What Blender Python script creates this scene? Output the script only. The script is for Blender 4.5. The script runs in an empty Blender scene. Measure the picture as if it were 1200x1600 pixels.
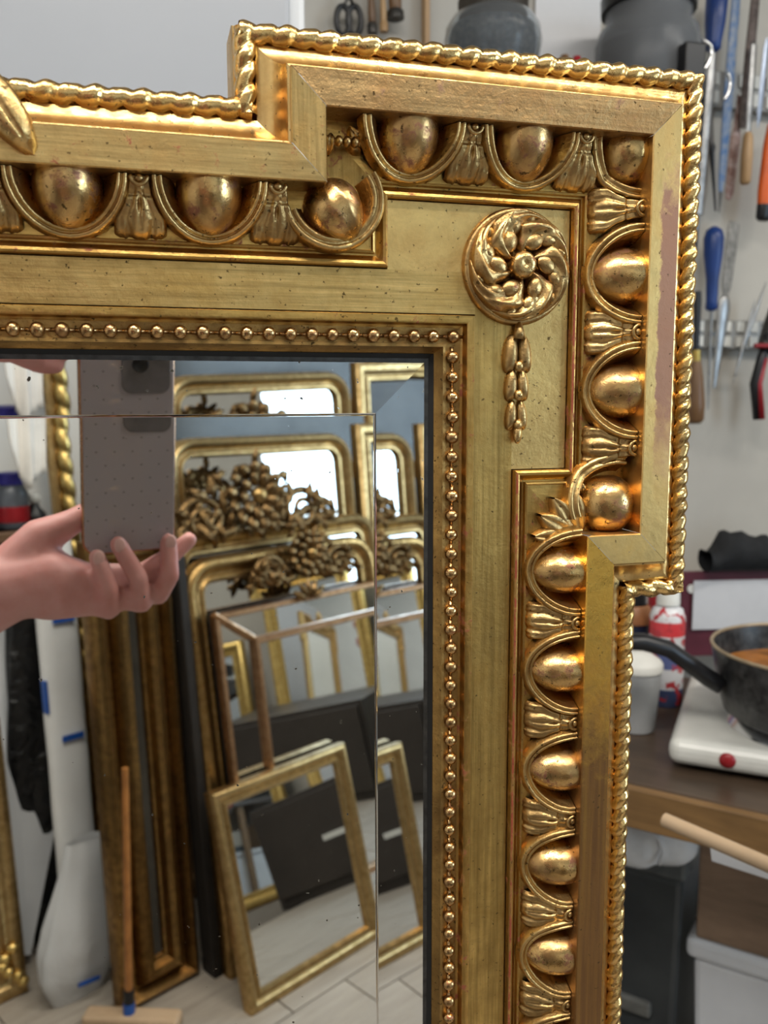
import bpy, math, random
from math import sin, cos, pi, radians, sqrt, atan2
from mathutils import Vector, Matrix
random.seed(7)

# ------------------------------------------------------------------ camera, world, lights, exposure
H = 1.30                      # lens height above the floor
D = 0.36                      # lens to mirror glass
FPX = 1352.0                  # focal length in pixels of the 1200 x 1600 frame
YAW, PIT, ROLL = .26933, .12546, -.003556
scene = bpy.context.scene
col = scene.collection
CAM = Vector((0, -D, H))
_f = Vector((sin(YAW)*cos(PIT), cos(YAW)*cos(PIT), -sin(PIT)))
_r = _f.cross(Vector((0, 0, 1))).normalized()
_u = _r.cross(_f)
CR = cos(ROLL)*_r + sin(ROLL)*_u
CU = -sin(ROLL)*_r + cos(ROLL)*_u
CF = _f
cd = bpy.data.cameras.new('camera')
cam = bpy.data.objects.new('camera', cd)
col.objects.link(cam)
cam.matrix_world = Matrix(((CR.x, CU.x, -CF.x, CAM.x), (CR.y, CU.y, -CF.y, CAM.y), (CR.z, CU.z, -CF.z, CAM.z), (0, 0, 0, 1)))
cd.sensor_fit = 'VERTICAL'
cd.sensor_height = 5.6
cd.sensor_width = 4.2
cd.lens = FPX/1600*5.6
cd.clip_start = .004
cd.dof.use_dof = True
cd.dof.focus_distance = .375
cd.dof.aperture_fstop = 2.0
scene.camera = cam

world = bpy.data.worlds.new('daylight')
scene.world = world
world.use_nodes = True
wb = world.node_tree.nodes['Background']
wb.inputs[0].default_value = (.42, .68, 1.0, 1)
wb.inputs[1].default_value = 2.6

def area_light(name, loc, rot, sx, sy, power, colr):
    l = bpy.data.lights.new(name, 'AREA')
    l.shape = 'RECTANGLE'; l.size = sx; l.size_y = sy; l.energy = power; l.color = colr
    o = bpy.data.objects.new(name, l); col.objects.link(o)
    o.location = loc; o.rotation_euler = rot
    return o
CEIL = 2.55
LAMPS = [((.30, -.85, CEIL-.085), 0.0), ((-.60, -.45, CEIL-.085), 0.0), ((1.45, -.25, CEIL-.085), 0.0)]
for lo, rz in LAMPS:
    area_light('ceiling_tube_light', lo, (0, 0, rz), 1.25, .16, 19, (1.0, .945, .86))
# daylight falling in through the shop window in the right-hand wall
area_light('window_daylight', (2.46, -1.65, 1.55), (0, radians(90), 0), 1.35, 1.25, 34, (.66, .84, 1.0))

scene.view_settings.view_transform = 'Standard'
scene.view_settings.look = 'None'
scene.view_settings.exposure = 0.0
scene.view_settings.gamma = 1.0
scene.view_settings.use_curve_mapping = False
scene.cycles.max_bounces = 10
scene.cycles.glossy_bounces = 7
scene.cycles.diffuse_bounces = 3
scene.cycles.transmission_bounces = 5
scene.cycles.caustics_reflective = True
scene.cycles.blur_glossy = 1.0
scene.cycles.caustics_refractive = False
scene.cycles.sample_clamp_indirect = 6.0
scene.cycles.use_denoising = True

# ------------------------------------------------------------------ helpers
def ray(px, py):
    return (CR*((px-600)/FPX) - CU*((py-800)/FPX) + CF)
def at(px, py, Y):
    """point seen at a pixel on the upright plane y = Y (metres behind the mirror glass)"""
    v = ray(px, py)
    return CAM + v*((Y-CAM.y)/v.y)
def mirrored(px, py, Y):
    """real point whose mirror image is seen at a pixel, Y metres in front of the glass"""
    p = at(px, py, Y)
    return Vector((p.x, -p.y, p.z))
def mir_n(px, py, N):
    """real point seen by reflection at a pixel, on the upright plane N metres along the back wall's normal"""
    v = ray(px, py); w = Vector((v.x, -v.y, v.z)); c = Vector((CAM.x, -CAM.y, CAM.z))
    n = Vector((.5, .8660254, 0))
    return c + w*((N-c.dot(n))/w.dot(n))
def loc2w(a, b, w):
    """metres right / up / ahead of the phone lens"""
    return CAM + CR*a + CU*b + CF*w

class MB:
    def __init__(self):
        self.v = []; self.f = []
    def add(self, vs, fs, M=None):
        n = len(self.v)
        for p in vs:
            p = Vector(p)
            self.v.append(tuple(M @ p) if M is not None else tuple(p))
        for q in fs:
            self.f.append(tuple(i+n for i in q))
        return self
    def box(self, c, s, M=None):
        x, y, z = s[0]/2, s[1]/2, s[2]/2
        vs = [(c[0]+a*x, c[1]+b*y, c[2]+e*z) for a in (-1, 1) for b in (-1, 1) for e in (-1, 1)]
        return self.add(vs, [(0, 1, 3, 2), (4, 6, 7, 5), (0, 4, 5, 1), (2, 3, 7, 6), (0, 2, 6, 4), (1, 5, 7, 3)], M)
    def grid(self, fn, nu, nv, cu=False, cv=False, M=None):
        vs = []; fs = []
        mu = nu if cu else nu+1
        mv = nv if cv else nv+1
        for i in range(mu):
            for j in range(mv):
                vs.append(fn(i/nu, j/nv))
        for i in range(nu):
            for j in range(nv):
                a = (i % mu)*mv + (j % mv); b = ((i+1) % mu)*mv + (j % mv)
                c = ((i+1) % mu)*mv + ((j+1) % mv); d = (i % mu)*mv + ((j+1) % mv)
                fs.append((a, b, c, d))
        return self.add(vs, fs, M)
    def ell(self, c, r, nu=16, nv=10, M=None):
        return self.grid(lambda u, v: (c[0]+r[0]*cos(2*pi*u)*sin(pi*v), c[1]+r[1]*sin(2*pi*u)*sin(pi*v), c[2]-r[2]*cos(pi*v)), nu, nv, True, False, M)
    def lathe(self, prof, n=24, M=None, cap=True):
        m = len(prof); vs = []; fs = []
        for i in range(n):
            a = 2*pi*i/n
            for r, z in prof:
                vs.append((r*cos(a), r*sin(a), z))
        for i in range(n):
            k = (i+1) % n
            for j in range(m-1):
                fs.append((i*m+j, k*m+j, k*m+j+1, i*m+j+1))
        if cap:
            if prof[0][0] > 1e-6: fs.append(tuple(i*m for i in reversed(range(n))))
            if prof[-1][0] > 1e-6: fs.append(tuple(i*m+m-1 for i in range(n)))
        return self.add(vs, fs, M)
    def tube(self, pts, rad, n=10, caps=True, M=None, flat=1.0, closed=False):
        pts = [Vector(p) for p in pts]
        m = len(pts); vs = []; fs = []
        if not hasattr(rad, '__len__'): rad = [rad]*m
        prev = None
        for i in range(m):
            if closed: t = pts[(i+1) % m]-pts[i-1]
            else: t = pts[min(i+1, m-1)]-pts[max(i-1, 0)]
            t.normalize()
            if prev is None:
                ref = Vector((0, 0, 1)) if abs(t.z) < .9 else Vector((1, 0, 0))
                a = t.cross(ref).normalized()
            else:
                a = (prev - t*prev.dot(t)).normalized()
            prev = a
            b = t.cross(a)
            for j in range(n):
                q = 2*pi*j/n
                vs.append(pts[i] + a*(cos(q)*rad[i]) + b*(sin(q)*rad[i]*flat))
        for i in range(m if closed else m-1):
            for j in range(n):
                k = (j+1) % n; i2 = (i+1) % m
                fs.append((i*n+j, i*n+k, i2*n+k, i2*n+j))
        if caps and not closed:
            fs.append(tuple(reversed(range(n)))); fs.append(tuple((m-1)*n+j for j in range(n)))
        return self.add(vs, fs, M)
    def capsule(self, a, b, ra, rb, n=14):
        a = Vector(a); b = Vector(b); t = (b-a); L = t.length
        if L < 1e-6: return self.ell(a, (ra, ra, ra))
        t /= L
        pts = []; rr = []
        for k in range(6):
            q = pi/2*(1-k/6); pts.append(a - t*ra*sin(q)); rr.append(max(ra*cos(q), ra*.02))
        pts.append(a); rr.append(ra); pts.append(b); rr.append(rb)
        for k in range(1, 7):
            q = pi/2*k/6; pts.append(b + t*rb*sin(q)); rr.append(max(rb*cos(q), rb*.02))
        return self.tube(pts, rr, n)
    def prism(self, poly, z0, z1, M=None):
        n = len(poly)
        vs = [(p[0], p[1], z0) for p in poly] + [(p[0], p[1], z1) for p in poly]
        fs = [tuple(reversed(range(n))), tuple(range(n, 2*n))] + [(i, (i+1) % n, n+(i+1) % n, n+i) for i in range(n)]
        return self.add(vs, fs, M)
    def build(self, name, mat, parent=None, smooth=35, bevel=0, M=None, segs=2):
        me = bpy.data.meshes.new(name)
        me.from_pydata(self.v, [], self.f)
        me.update()
        if smooth:
            me.polygons.foreach_set('use_smooth', [True]*len(me.polygons))
            if smooth < 180: me.set_sharp_from_angle(angle=radians(smooth))
        o = bpy.data.objects.new(name, me)
        col.objects.link(o)
        if mat: me.materials.append(mat)
        if M is not None: o.matrix_world = M
        if parent: setpar(o, parent)
        if bevel:
            b = o.modifiers.new('edge', 'BEVEL'); b.width = bevel; b.segments = segs; b.limit_method = 'ANGLE'; b.angle_limit = radians(40)
        return o
def chain_inv(p):
    """inverse of a parent's world matrix, worked out without a depsgraph update"""
    M = p.matrix_basis.copy()
    q = p
    while q.parent:
        M = q.parent.matrix_basis @ q.matrix_parent_inverse @ M if False else q.parent.matrix_basis @ (q.matrix_parent_inverse @ M)
        q = q.parent
    return M.inverted()
def setpar(o, p):
    o.parent = p
    o.matrix_parent_inverse = chain_inv(p)
def tag(o, label=None, cat=None, group=None, kind=None):
    if label: o['label'] = label
    if cat: o['category'] = cat
    if group: o['group'] = group
    if kind: o['kind'] = kind
    return o
def thing(name, label, cat, loc, group=None):
    o = bpy.data.objects.new(name, None); col.objects.link(o)
    o.empty_display_size = .05
    o.location = loc
    return tag(o, label, cat, group)
def copy_part(o, parent, M):
    c = o.copy(); col.objects.link(c); c.parent = None
    c.matrix_parent_inverse = Matrix.Identity(4)
    c.matrix_basis = M
    setpar(c, parent)
    return c
def struct(o): o['kind'] = 'structure'; return o

# ------------------------------------------------------------------ materials
def nt(name):
    m = bpy.data.materials.new(name); m.use_nodes = True
    t = m.node_tree; b = t.nodes['Principled BSDF']
    return m, t, b
def nd(t, kind, **kw):
    n = t.nodes.new(kind)
    for k, v in kw.items():
        if k.startswith('i_'):
            n.inputs[k[2:].replace('_', ' ')].default_value = v
        else: setattr(n, k, v)
    return n
def ramp(t, fac, stops, interp='LINEAR'):
    r = t.nodes.new('ShaderNodeValToRGB'); r.color_ramp.interpolation = interp
    e = r.color_ramp.elements
    while len(e) < len(stops): e.new(.5)
    for i, (p, c) in enumerate(stops):
        e[i].position = p
        e[i].color = (c if hasattr(c, '__len__') else (c, c, c)) + (1,) if not hasattr(c, '__len__') or len(c) == 3 else c
    t.links.new(fac, r.inputs[0])
    return r.outputs[0]
def mixc(t, fac, a, b):
    m = t.nodes.new('ShaderNodeMix'); m.data_type = 'RGBA'
    if hasattr(fac, 'is_linked'): t.links.new(fac, m.inputs[0])
    else: m.inputs[0].default_value = fac
    for s, x in ((m.inputs[6], a), (m.inputs[7], b)):
        if hasattr(x, 'is_linked'): t.links.new(x, s)
        else: s.default_value = tuple(x) + (1,)
    return m.outputs[2]
def mth(t, op, a, b=0.0, clamp=False):
    m = t.nodes.new('ShaderNodeMath'); m.operation = op; m.use_clamp = clamp
    for s, x in ((m.inputs[0], a), (m.inputs[1], b)):
        if hasattr(x, 'is_linked'): t.links.new(x, s)
        else: s.default_value = x
    return m.outputs[0]
def noise(t, co, scale, detail=4, rough=.6, dist=0, vec_scale=None):
    n = t.nodes.new('ShaderNodeTexNoise')
    n.inputs['Scale'].default_value = scale; n.inputs['Detail'].default_value = detail
    n.inputs['Roughness'].default_value = rough; n.inputs['Distortion'].default_value = dist
    if vec_scale:
        mp = t.nodes.new('ShaderNodeMapping'); mp.inputs['Scale'].default_value = vec_scale
        t.links.new(co, mp.inputs[0]); co = mp.outputs[0]
    t.links.new(co, n.inputs['Vector'])
    return n.outputs[0]
def coords(t, vary=True):
    tc = t.nodes.new('ShaderNodeTexCoord')
    if not vary: return tc.outputs['Object']
    oi = t.nodes.new('ShaderNodeObjectInfo')
    vm = t.nodes.new('ShaderNodeVectorMath'); vm.operation = 'ADD'
    t.links.new(tc.outputs['Object'], vm.inputs[0])
    mm = mth(t, 'MULTIPLY', oi.outputs['Random'], 3.7)
    t.links.new(mm, vm.inputs[1])
    return vm.outputs[0]

def gold(name, c1=(.86, .62, .24), c2=(.52, .34, .11), rough=.33, red=.0, dark=.12, speck=.5, bump=.12, brush=None, split=None, redcol=(.30, .085, .04), wmet=.55):
    """gilding: leaf in two tones, bole showing through where rubbed, dark specks"""
    c1 = (c1[0]*1.02, c1[1]*.945, c1[2]*.88); c2 = (c2[0], c2[1]*.93, c2[2]*.88)
    m, t, b = nt(name)
    co = coords(t, vary=split is None)
    n1 = noise(t, co, 55, 6, .62, .4)
    base = mixc(t, ramp(t, n1, [(.36, 0.0), (.66, 1.0)]), c1, c2)
    if brush:
        nb = noise(t, co, 1.0, 4, .7, 0, brush)
        base = mixc(t, ramp(t, nb, [(.36, 0.0), (.68, .75)]), base, tuple(x*.55 for x in c2))
    n2 = noise(t, co, 130, 5, .7, .3)
    worn = ramp(t, n2, [(.62-.28*red, 0.0), (.70-.22*red, 1.0)]) if red else None
    if split:
        worn = split(t, co, n2)
    met = None
    if worn is not None:
        base = mixc(t, worn, base, redcol)
    n3 = noise(t, co, 420, 3, .6)
    sp = ramp(t, n3, [(.69-.05*speck, 0.0), (.74-.05*speck, 1.0)])
    base = mixc(t, mth(t, 'MULTIPLY', sp, .85), base, (.05, .032, .014))
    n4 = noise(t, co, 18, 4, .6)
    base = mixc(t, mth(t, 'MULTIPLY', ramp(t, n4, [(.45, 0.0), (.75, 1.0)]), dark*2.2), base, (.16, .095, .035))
    t.links.new(base, b.inputs['Base Color'])
    b.inputs['Metallic'].default_value = 1.0
    rg = mth(t, 'ADD', ramp(t, n1, [(.3, rough-.07), (.75, rough+.14)]), mth(t, 'MULTIPLY', sp, .2))
    if worn is not None:
        rg = mth(t, 'ADD', rg, mth(t, 'MULTIPLY', worn, .16))
        t.links.new(mth(t, 'SUBTRACT', 1.0, mth(t, 'MULTIPLY', worn, wmet)), b.inputs['Metallic'])
    t.links.new(rg, b.inputs['Roughness'])
    bp = nd(t, 'ShaderNodeBump'); bp.inputs['Strength'].default_value = bump; bp.inputs['Distance'].default_value = .002
    hh = mth(t, 'ADD', noise(t, co, 240, 4, .6), mth(t, 'MULTIPLY', n2, 1.4))
    t.links.new(hh, bp.inputs['Height'])
    t.links.new(bp.outputs[0], b.inputs['Normal'])
    return m
def plain(name, c, rough=.5, metal=0.0, var=.12, scale=30, bump=0, trans=0, alpha=1, coat=0, ior=1.45, spec=.5, c2=None):
    m, t, b = nt(name)
    co = coords(t)
    n1 = noise(t, co, scale, 4, .6)
    c2 = c2 or tuple(max(0, x*(1-var*3)) for x in c)
    base = mixc(t, ramp(t, n1, [(.38, 0.0), (.70, 1.0)]), c, c2)
    t.links.new(base, b.inputs['Base Color'])
    b.inputs['Roughness'].default_value = rough; b.inputs['Metallic'].default_value = metal
    b.inputs['Transmission Weight'].default_value = trans; b.inputs['IOR'].default_value = ior
    b.inputs['Alpha'].default_value = alpha; b.inputs['Coat Weight'].default_value = coat
    b.inputs['Specular IOR Level'].default_value = spec
    if bump:
        bp = nd(t, 'ShaderNodeBump'); bp.inputs['Strength'].default_value = bump; bp.inputs['Distance'].default_value = .003
        t.links.new(noise(t, co, scale*4, 5, .65), bp.inputs['Height']); t.links.new(bp.outputs[0], b.inputs['Normal'])
    return m
def wood(name, c1, c2, rough=.5, sc=(3, 40, 40), bump=.1):
    m, t, b = nt(name)
    co = coords(t)
    n1 = noise(t, co, 1.0, 6, .65, .6, sc)
    n2 = noise(t, co, 9, 4, .6)
    base = mixc(t, ramp(t, n1, [(.35, 0.0), (.68, 1.0)]), c1, c2)
    base = mixc(t, ramp(t, n2, [(.45, 0.0), (.8, .5)]), base, tuple(x*.5 for x in c2))
    t.links.new(base, b.inputs['Base Color']); b.inputs['Roughness'].default_value = rough
    bp = nd(t, 'ShaderNodeBump'); bp.inputs['Strength'].default_value = bump; bp.inputs['Distance'].default_value = .002
    t.links.new(n1, bp.inputs['Height']); t.links.new(bp.outputs[0], b.inputs['Normal'])
    return m
def mirror_mat(name, tint=(.86, .87, .85), rough=.0, haze=.0):
    m, t, b = nt(name)
    co = coords(t, False)
    sp = ramp(t, noise(t, co, 260, 2, .5), [(.725, 0.0), (.75, 1.0)])
    base = mixc(t, sp, tint, (.10, .09, .07))
    t.links.new(base, b.inputs['Base Color'])
    b.inputs['Metallic'].default_value = 1.0
    t.links.new(mth(t, 'ADD', mth(t, 'MULTIPLY', sp, .5), rough), b.inputs['Roughness'])
    return m
def emis(name, c, s):
    m, t, b = nt(name)
    b.inputs['Base Color'].default_value = (*c, 1); b.inputs['Emission Color'].default_value = (*c, 1); b.inputs['Emission Strength'].default_value = s
    return m

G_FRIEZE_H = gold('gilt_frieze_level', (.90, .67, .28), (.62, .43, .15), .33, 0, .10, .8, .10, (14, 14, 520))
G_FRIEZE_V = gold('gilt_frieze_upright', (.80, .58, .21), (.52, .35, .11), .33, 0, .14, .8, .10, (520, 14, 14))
G_FRIEZE = gold('gilt_frieze_block', (.88, .66, .27), (.56, .39, .15), .34, 0, .14, .9, .12)
G_BAND = gold('gilt_band', (.86, .65, .29), (.58, .40, .16), .32, .04, .12, .8, .11, (16, 16, 460))
G_BAND_V = gold('gilt_band_upright', (.86, .64, .28), (.56, .38, .14), .32, .04, .12, .8, .11, (460, 16, 16))
G_BROWN = gold('gilt_band_dulled', (.66, .46, .22), (.42, .27, .12), .40, .10, .14, .8, .20, (16, 16, 560), redcol=(.30, .17, .09))
def split_outer(t, co, n2):
    s = t.nodes.new('ShaderNodeSeparateXYZ'); t.links.new(co, s.inputs[0])
    e = mth(t, 'ADD', mth(t, 'SUBTRACT', s.outputs[0], .2128), mth(t, 'MULTIPLY', mth(t, 'SUBTRACT', n2, .5), .006))
    a = mth(t, 'MULTIPLY', e, 900.0, True)
    z = mth(t, 'MULTIPLY', mth(t, 'SUBTRACT', 1.425, mth(t, 'ADD', s.outputs[2], mth(t, 'MULTIPLY', n2, .05))), 60.0, True)
    z2 = mth(t, 'MULTIPLY', mth(t, 'SUBTRACT', mth(t, 'ADD', s.outputs[2], mth(t, 'MULTIPLY', n2, .05)), 1.285), 25.0, True)
    return mth(t, 'MULTIPLY', mth(t, 'MULTIPLY', a, z), z2)
G_SPLIT = gold('gilt_band_rubbed_edge', (.84, .62, .26), (.60, .40, .15), .36, .1, .06, .5, .05, None, split_outer, (.34, .18, .115), .3)
def split_low(t, co, n2):
    s = t.nodes.new('ShaderNodeSeparateXYZ'); t.links.new(co, s.inputs[0])
    z = mth(t, 'MULTIPLY', mth(t, 'SUBTRACT', 1.205, mth(t, 'ADD', s.outputs[2], mth(t, 'MULTIPLY', mth(t, 'SUBTRACT', n2, .5), .10))), 14.0, True)
    w = ramp(t, noise(t, co, 1.0, 4, .6, 0, (420, 60, 14)), [(.25, .80), (.6, 1.0)])
    return mth(t, 'MULTIPLY', z, w)
G_LOW = gold('gilt_band_rubbed_low', (.98, .62, .14), (.76, .42, .07), .30, .1, .06, .5, .08, None, split_low, (.21, .105, .042), .12)
def split_chip(t, co, n2):
    n = noise(t, co, 120, 4, .5, .8)
    return ramp(t, n, [(.615, 0.0), (.63, 1.0)])
G_CHIP = gold('gilt_band_chipped', (.92, .69, .30), (.70, .47, .16), .33, .1, .06, .6, .04, None, split_chip, (.13, .10, .085))
G_ROPE = gold('gilt_rope', (.92, .67, .30), (.60, .39, .14), .22, .0, .20, .8, .16)
G_EGG = gold('gilt_egg', (.72, .51, .22), (.42, .27, .12), .26, .30, .20, 1.2, .10, None, None, (.30, .13, .075), .3)
G_CUP = gold('gilt_carving', (.76, .56, .25), (.44, .30, .12), .32, .0, .22, 1.2, .20)
G_LEAF = gold('gilt_leaf', (.68, .50, .23), (.38, .26, .11), .34, .0, .22, 1.2, .20)
G_MOULD = gold('gilt_moulding', (.84, .59, .20), (.56, .35, .10), .32, .06, .12, .6, .10, (30, 30, 300))
G_MOULD_R = gold('gilt_moulding_bole', (.78, .54, .19), (.50, .31, .09), .33, .22, .12, .6, .10, (300, 30, 22))
G_BED = gold('gilt_hollow', (.52, .34, .12), (.28, .17, .06), .42, .0, .3, 1.2, .2)  # dark toning of the bead channel, deepened in the colour for recess shade
G_BEAD = gold('gilt_bead', (.66, .46, .22), (.36, .22, .10), .24, .08, .2, .8, .08)
G_CAV = gold('gilt_cavetto', (.84, .62, .28), (.58, .39, .15), .30, .0, .10, .6, .09)
G_ROS = gold('gilt_rosette', (.66, .47, .21), (.36, .24, .10), .31, .08, .24, 1.2, .18)
BOLE = plain('red_bole_line', (.28, .07, .035), .5)
BLACK = plain('rebate_shadow_black', (.006, .006, .006), .6)  # black colour stands in for the shadow gap beside the glass
OLDWOOD = wood('old_frame_wood', (.16, .10, .055), (.07, .045, .025), .7)
MIRROR = mirror_mat('silvered_glass')
MIRROR_EDGE = mirror_mat('silvered_bevel', (.84, .85, .84))
DULLGLASS = plain('foxed_silver', (.085, .083, .08), .4, .7, .2, 160)

# ------------------------------------------------------------------ room shell
WN = Vector((.5, .8660254, 0)); WE = Vector((.8660254, -.5, 0))     # back wall: normal and direction
WALLN = -1.96
def en(e, n, z): return WE*e + WN*n + Vector((0, 0, z))
XL, XR, YF = -1.75, 2.5, .98
def ywall(x): return (WALLN-.5*x)/.8660254
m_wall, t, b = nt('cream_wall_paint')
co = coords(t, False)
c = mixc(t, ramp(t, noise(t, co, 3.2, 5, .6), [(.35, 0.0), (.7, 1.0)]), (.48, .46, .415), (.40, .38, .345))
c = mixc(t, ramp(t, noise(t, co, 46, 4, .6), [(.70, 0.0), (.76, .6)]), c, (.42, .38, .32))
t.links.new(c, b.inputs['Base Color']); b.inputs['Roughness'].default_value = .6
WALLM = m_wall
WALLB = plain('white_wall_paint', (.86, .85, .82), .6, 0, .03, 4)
CEILM = plain('ceiling_grey', (.42, .41, .39), .7, 0, .03, 3)
m_floor, t, b = nt('floor_board_grey')
co = coords(t)
c = mixc(t, ramp(t, noise(t, co, 1.0, 5, .65, .5, (5, 40, 5)), [(.35, 0.0), (.7, 1.0)]), (.43, .38, .32), (.31, .27, .225))
t.links.new(c, b.inputs['Base Color']); b.inputs['Roughness'].default_value = .42
FLOORM = m_floor
GROUT = plain('floor_joint', (.16, .14, .12), .8)

fl = MB().prism([(XL, ywall(XL)), (XR, ywall(XR)), (XR, YF), (XL, YF)], -.10, -.004).build('floor', GROUT, None, 0)
struct(fl)
ce = struct(MB().prism([(XL, ywall(XL)), (XR, ywall(XR)), (XR, YF), (XL, YF)], CEIL, CEIL+.1).build('ceiling', CEILM, None, 0))
T = .12
struct(MB().box(((XL+XR)/2, YF+T/2, CEIL/2), (XR-XL+2*T, T, CEIL+.2)).build('wall_front', WALLM, None, 0))
struct(MB().box((XL-T/2, (ywall(XL)+YF)/2, CEIL/2), (T, YF-ywall(XL)+.1, CEIL+.2)).build('wall_left', WALLB, None, 0))
# back wall, turned 30 degrees to the gilt mirror
p0 = Vector((XL, ywall(XL), 0)); p1 = Vector((XR, ywall(XR), 0))
q = [p0-WE*.1, p1+WE*.1, p1+WE*.1-WN*T, p0-WE*.1-WN*T]
struct(MB().prism([(p.x, p.y) for p in reversed(q)], -.12, CEIL).build('wall_back', WALLB, None, 0))
# right wall with the shop window
WY0, WY1, WZ0, WZ1 = -2.35, -1.02, .98, 2.2
yr0, yr1 = ywall(XR)-.05, YF
mb = MB()
for (a0, a1, z0, z1) in ((yr0, WY0, 0, CEIL), (WY1, yr1, 0, CEIL), (WY0, WY1, 0, WZ0), (WY0, WY1, WZ1, CEIL)):
    mb.box((XR+T/2, (a0+a1)/2, (z0+z1)/2), (T, a1-a0, z1-z0+(.2 if z0==0 else 0)))
struct(mb.build('wall_right', WALLM, None, 0))
WHITEP = plain('white_gloss_paint', (.78, .78, .76), .3, 0, .04, 10)
wf = MB()
for (a0, a1, z0, z1) in ((WY0, WY0+.06, WZ0, WZ1), (WY1-.06, WY1, WZ0, WZ1), (WY0, WY1, WZ0, WZ0+.06), (WY0, WY1, WZ1-.06, WZ1), ((WY0+WY1)/2-.025, (WY0+WY1)/2+.025, WZ0, WZ1)):
    wf.box((XR+.05, (a0+a1)/2, (z0+z1)/2), (.07, a1-a0, z1-z0))
w1 = struct(wf.build('window_1', WHITEP, None, 0, .004))
m_gl, t, b = nt('window_glass')
b.inputs['Base Color'].default_value = (1, 1, 1, 1); b.inputs['Transmission Weight'].default_value = 1; b.inputs['Roughness'].default_value = 0; b.inputs['IOR'].default_value = 1.02
for k in (0, 1):
    yc = WY0 + (WY1-WY0)*(.25+.5*k)
    pn = MB().box((XR+.055, yc, (WZ0+WZ1)/2), (.004, (WY1-WY0)/2-.08, WZ1-WZ0-.11)).build('pane', m_gl, w1, 0)
# floor boards / large tiles parallel to the back wall, where the mirror shows the floor
tile = None
for i in range(-2, 9):
    for j in range(-5, 2):
        e0 = i*.30 - .75 + (.15 if j % 2 else 0) + .6; n0 = -1.93 + (j+5)*.30
        if n0 > .2: continue
        cpt = en(e0+.15, n0+.15, -.002)
        if not (XL+.25 < cpt.x < XR-.25): continue
        M = Matrix.Translation(cpt) @ Matrix.Rotation(radians(-30), 4, 'Z')
        if tile is None:
            tile = MB().box((0, 0, 0), (.296, .296, .006)).build('floor_tile', FLOORM, fl, 0, .0012, M)
        else: copy_part(tile, fl, M)
# ceiling lamps
LAMPM = emis('lamp_diffuser', (1, .96, .9), 2.2)
for k, (lo, rz) in enumerate(LAMPS):
    th = thing('ceiling_lamp', ['long white tube lamp on the ceiling above the photographer', 'long white tube lamp on the ceiling left of the photographer', 'long white tube lamp on the ceiling near the shop window'][k], 'lamp', (lo[0], lo[1], CEIL), 'ceiling tube lamps')
    MB().box((lo[0], lo[1], CEIL-.03), (1.32, .2, .06)).build('housing', WHITEP, th, 0, .008)
    for s in (-1, 1):
        MB().box((lo[0]+s*.645, lo[1], CEIL-.075), (.03, .19, .05)).build('end_cap', WHITEP, th, 0, .006)

# ------------------------------------------------------------------ the gilt mirror
# front faces lie at y = -h ; "frieze line" loop in metres relative to the lens foot
XC = -.120
FB = [(.0984, .0542), (.0984, .0816), (.1800, .0816), (.1800, -.0290), (.1545, -.0290), (.1545, -1.2380)]
LOOP = FB + [(2*XC-x, z) for x, z in reversed(FB)]
IX, IZ = .1280, .0278                        # line of the pearl beads
INNER = [(IX, IZ), (IX, -1.2080), (2*XC-IX, -1.2080), (2*XC-IX, IZ)]
def off_loop(loop, o):
    """offset an axis-aligned clockwise loop outwards by o"""
    n = len(loop); out = []
    for i in range(n):
        a = Vector(loop[i-1]); b = Vector(loop[i]); c = Vector(loop[(i+1) % n])
        d1 = (b-a).normalized(); d2 = (c-b).normalized()
        n1 = Vector((-d1.y, d1.x)); n2 = Vector((-d2.y, d2.x))
        m = n1+n2; m = m/(1+n1.dot(n2))
        out.append(b+m*o)
    return out
def seg_sweep(loop, i, prof, gap=0):
    """one mitred length of moulding between loop corners i and i+1; prof = (offset, height) in mm"""
    rings = [off_loop(loop, o/1000) for o, h in prof]
    n = len(loop); j = (i+1) % n
    L = (Vector(loop[j])-Vector(loop[i])).length
    k = max(1, int(L/.25))
    mb = MB()
    def fn(u, v):
        q = round(v*(len(prof)-1))
        a, b = rings[q][i], rings[q][j]
        g_ = (b-a).normalized()*gap
        p = (a+g_).lerp(b-g_, u)
        return (p.x, -prof[q][1]/1000, p.y+H)
    mb.grid(fn, k, len(prof)-1)
    return mb
frame = thing('gilt_mirror', 'large antique gilded mirror with stepped corners, egg moulding and a rope edge', 'mirror', (XC, 0, 0))
NS = len(LOOP)
P_BASE = [(.45, 4.0), (.45, 12.2), (.75, 13.0), (1.5, 13.5), (2.6, 13.2), (3.3, 12.2), (4.0, 11.0), (5.0, 10.4), (5.7, 10.4), (5.9, 12.3), (6.7, 12.6), (7.2, 11.4), (28.6, 11.6)]
P_BAND = [(28.3, 10.5), (28.3, 27.4), (28.7, 28.0), (41.2, 28.0), (41.7, 27.5), (41.7, 20.0)]
P_CAV = [(41.6, 26.2), (42.6, 26.0), (43.0, 25.2), (43.4, 22.8), (44.6, 19.6), (46.4, 17.0), (48.6, 15.2), (50.6, 14.4), (52.4, 14.2), (52.8, 13.6), (52.8, 9.5), (60.5, 9.0), (60.9, 8.0), (60.9, -10.0)]
band_m = {0: G_BAND_V, 1: G_BROWN, 2: G_SPLIT, 3: G_CHIP, 4: G_LOW}
for i in range(NS):
    horiz = abs(LOOP[i][1]-LOOP[(i+1) % NS][1]) < 1e-6
    seg_sweep(LOOP, i, P_BASE).build('inner_moulding', G_MOULD if horiz else G_MOULD_R, frame, 30)
    seg_sweep(LOOP, i, P_BAND, .00013).build('flat_band', band_m.get(i, G_BAND if horiz else G_BAND_V), frame, 30)
    seg_sweep(LOOP, i, P_CAV).build('cavetto', G_CAV, frame, 50)
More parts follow.
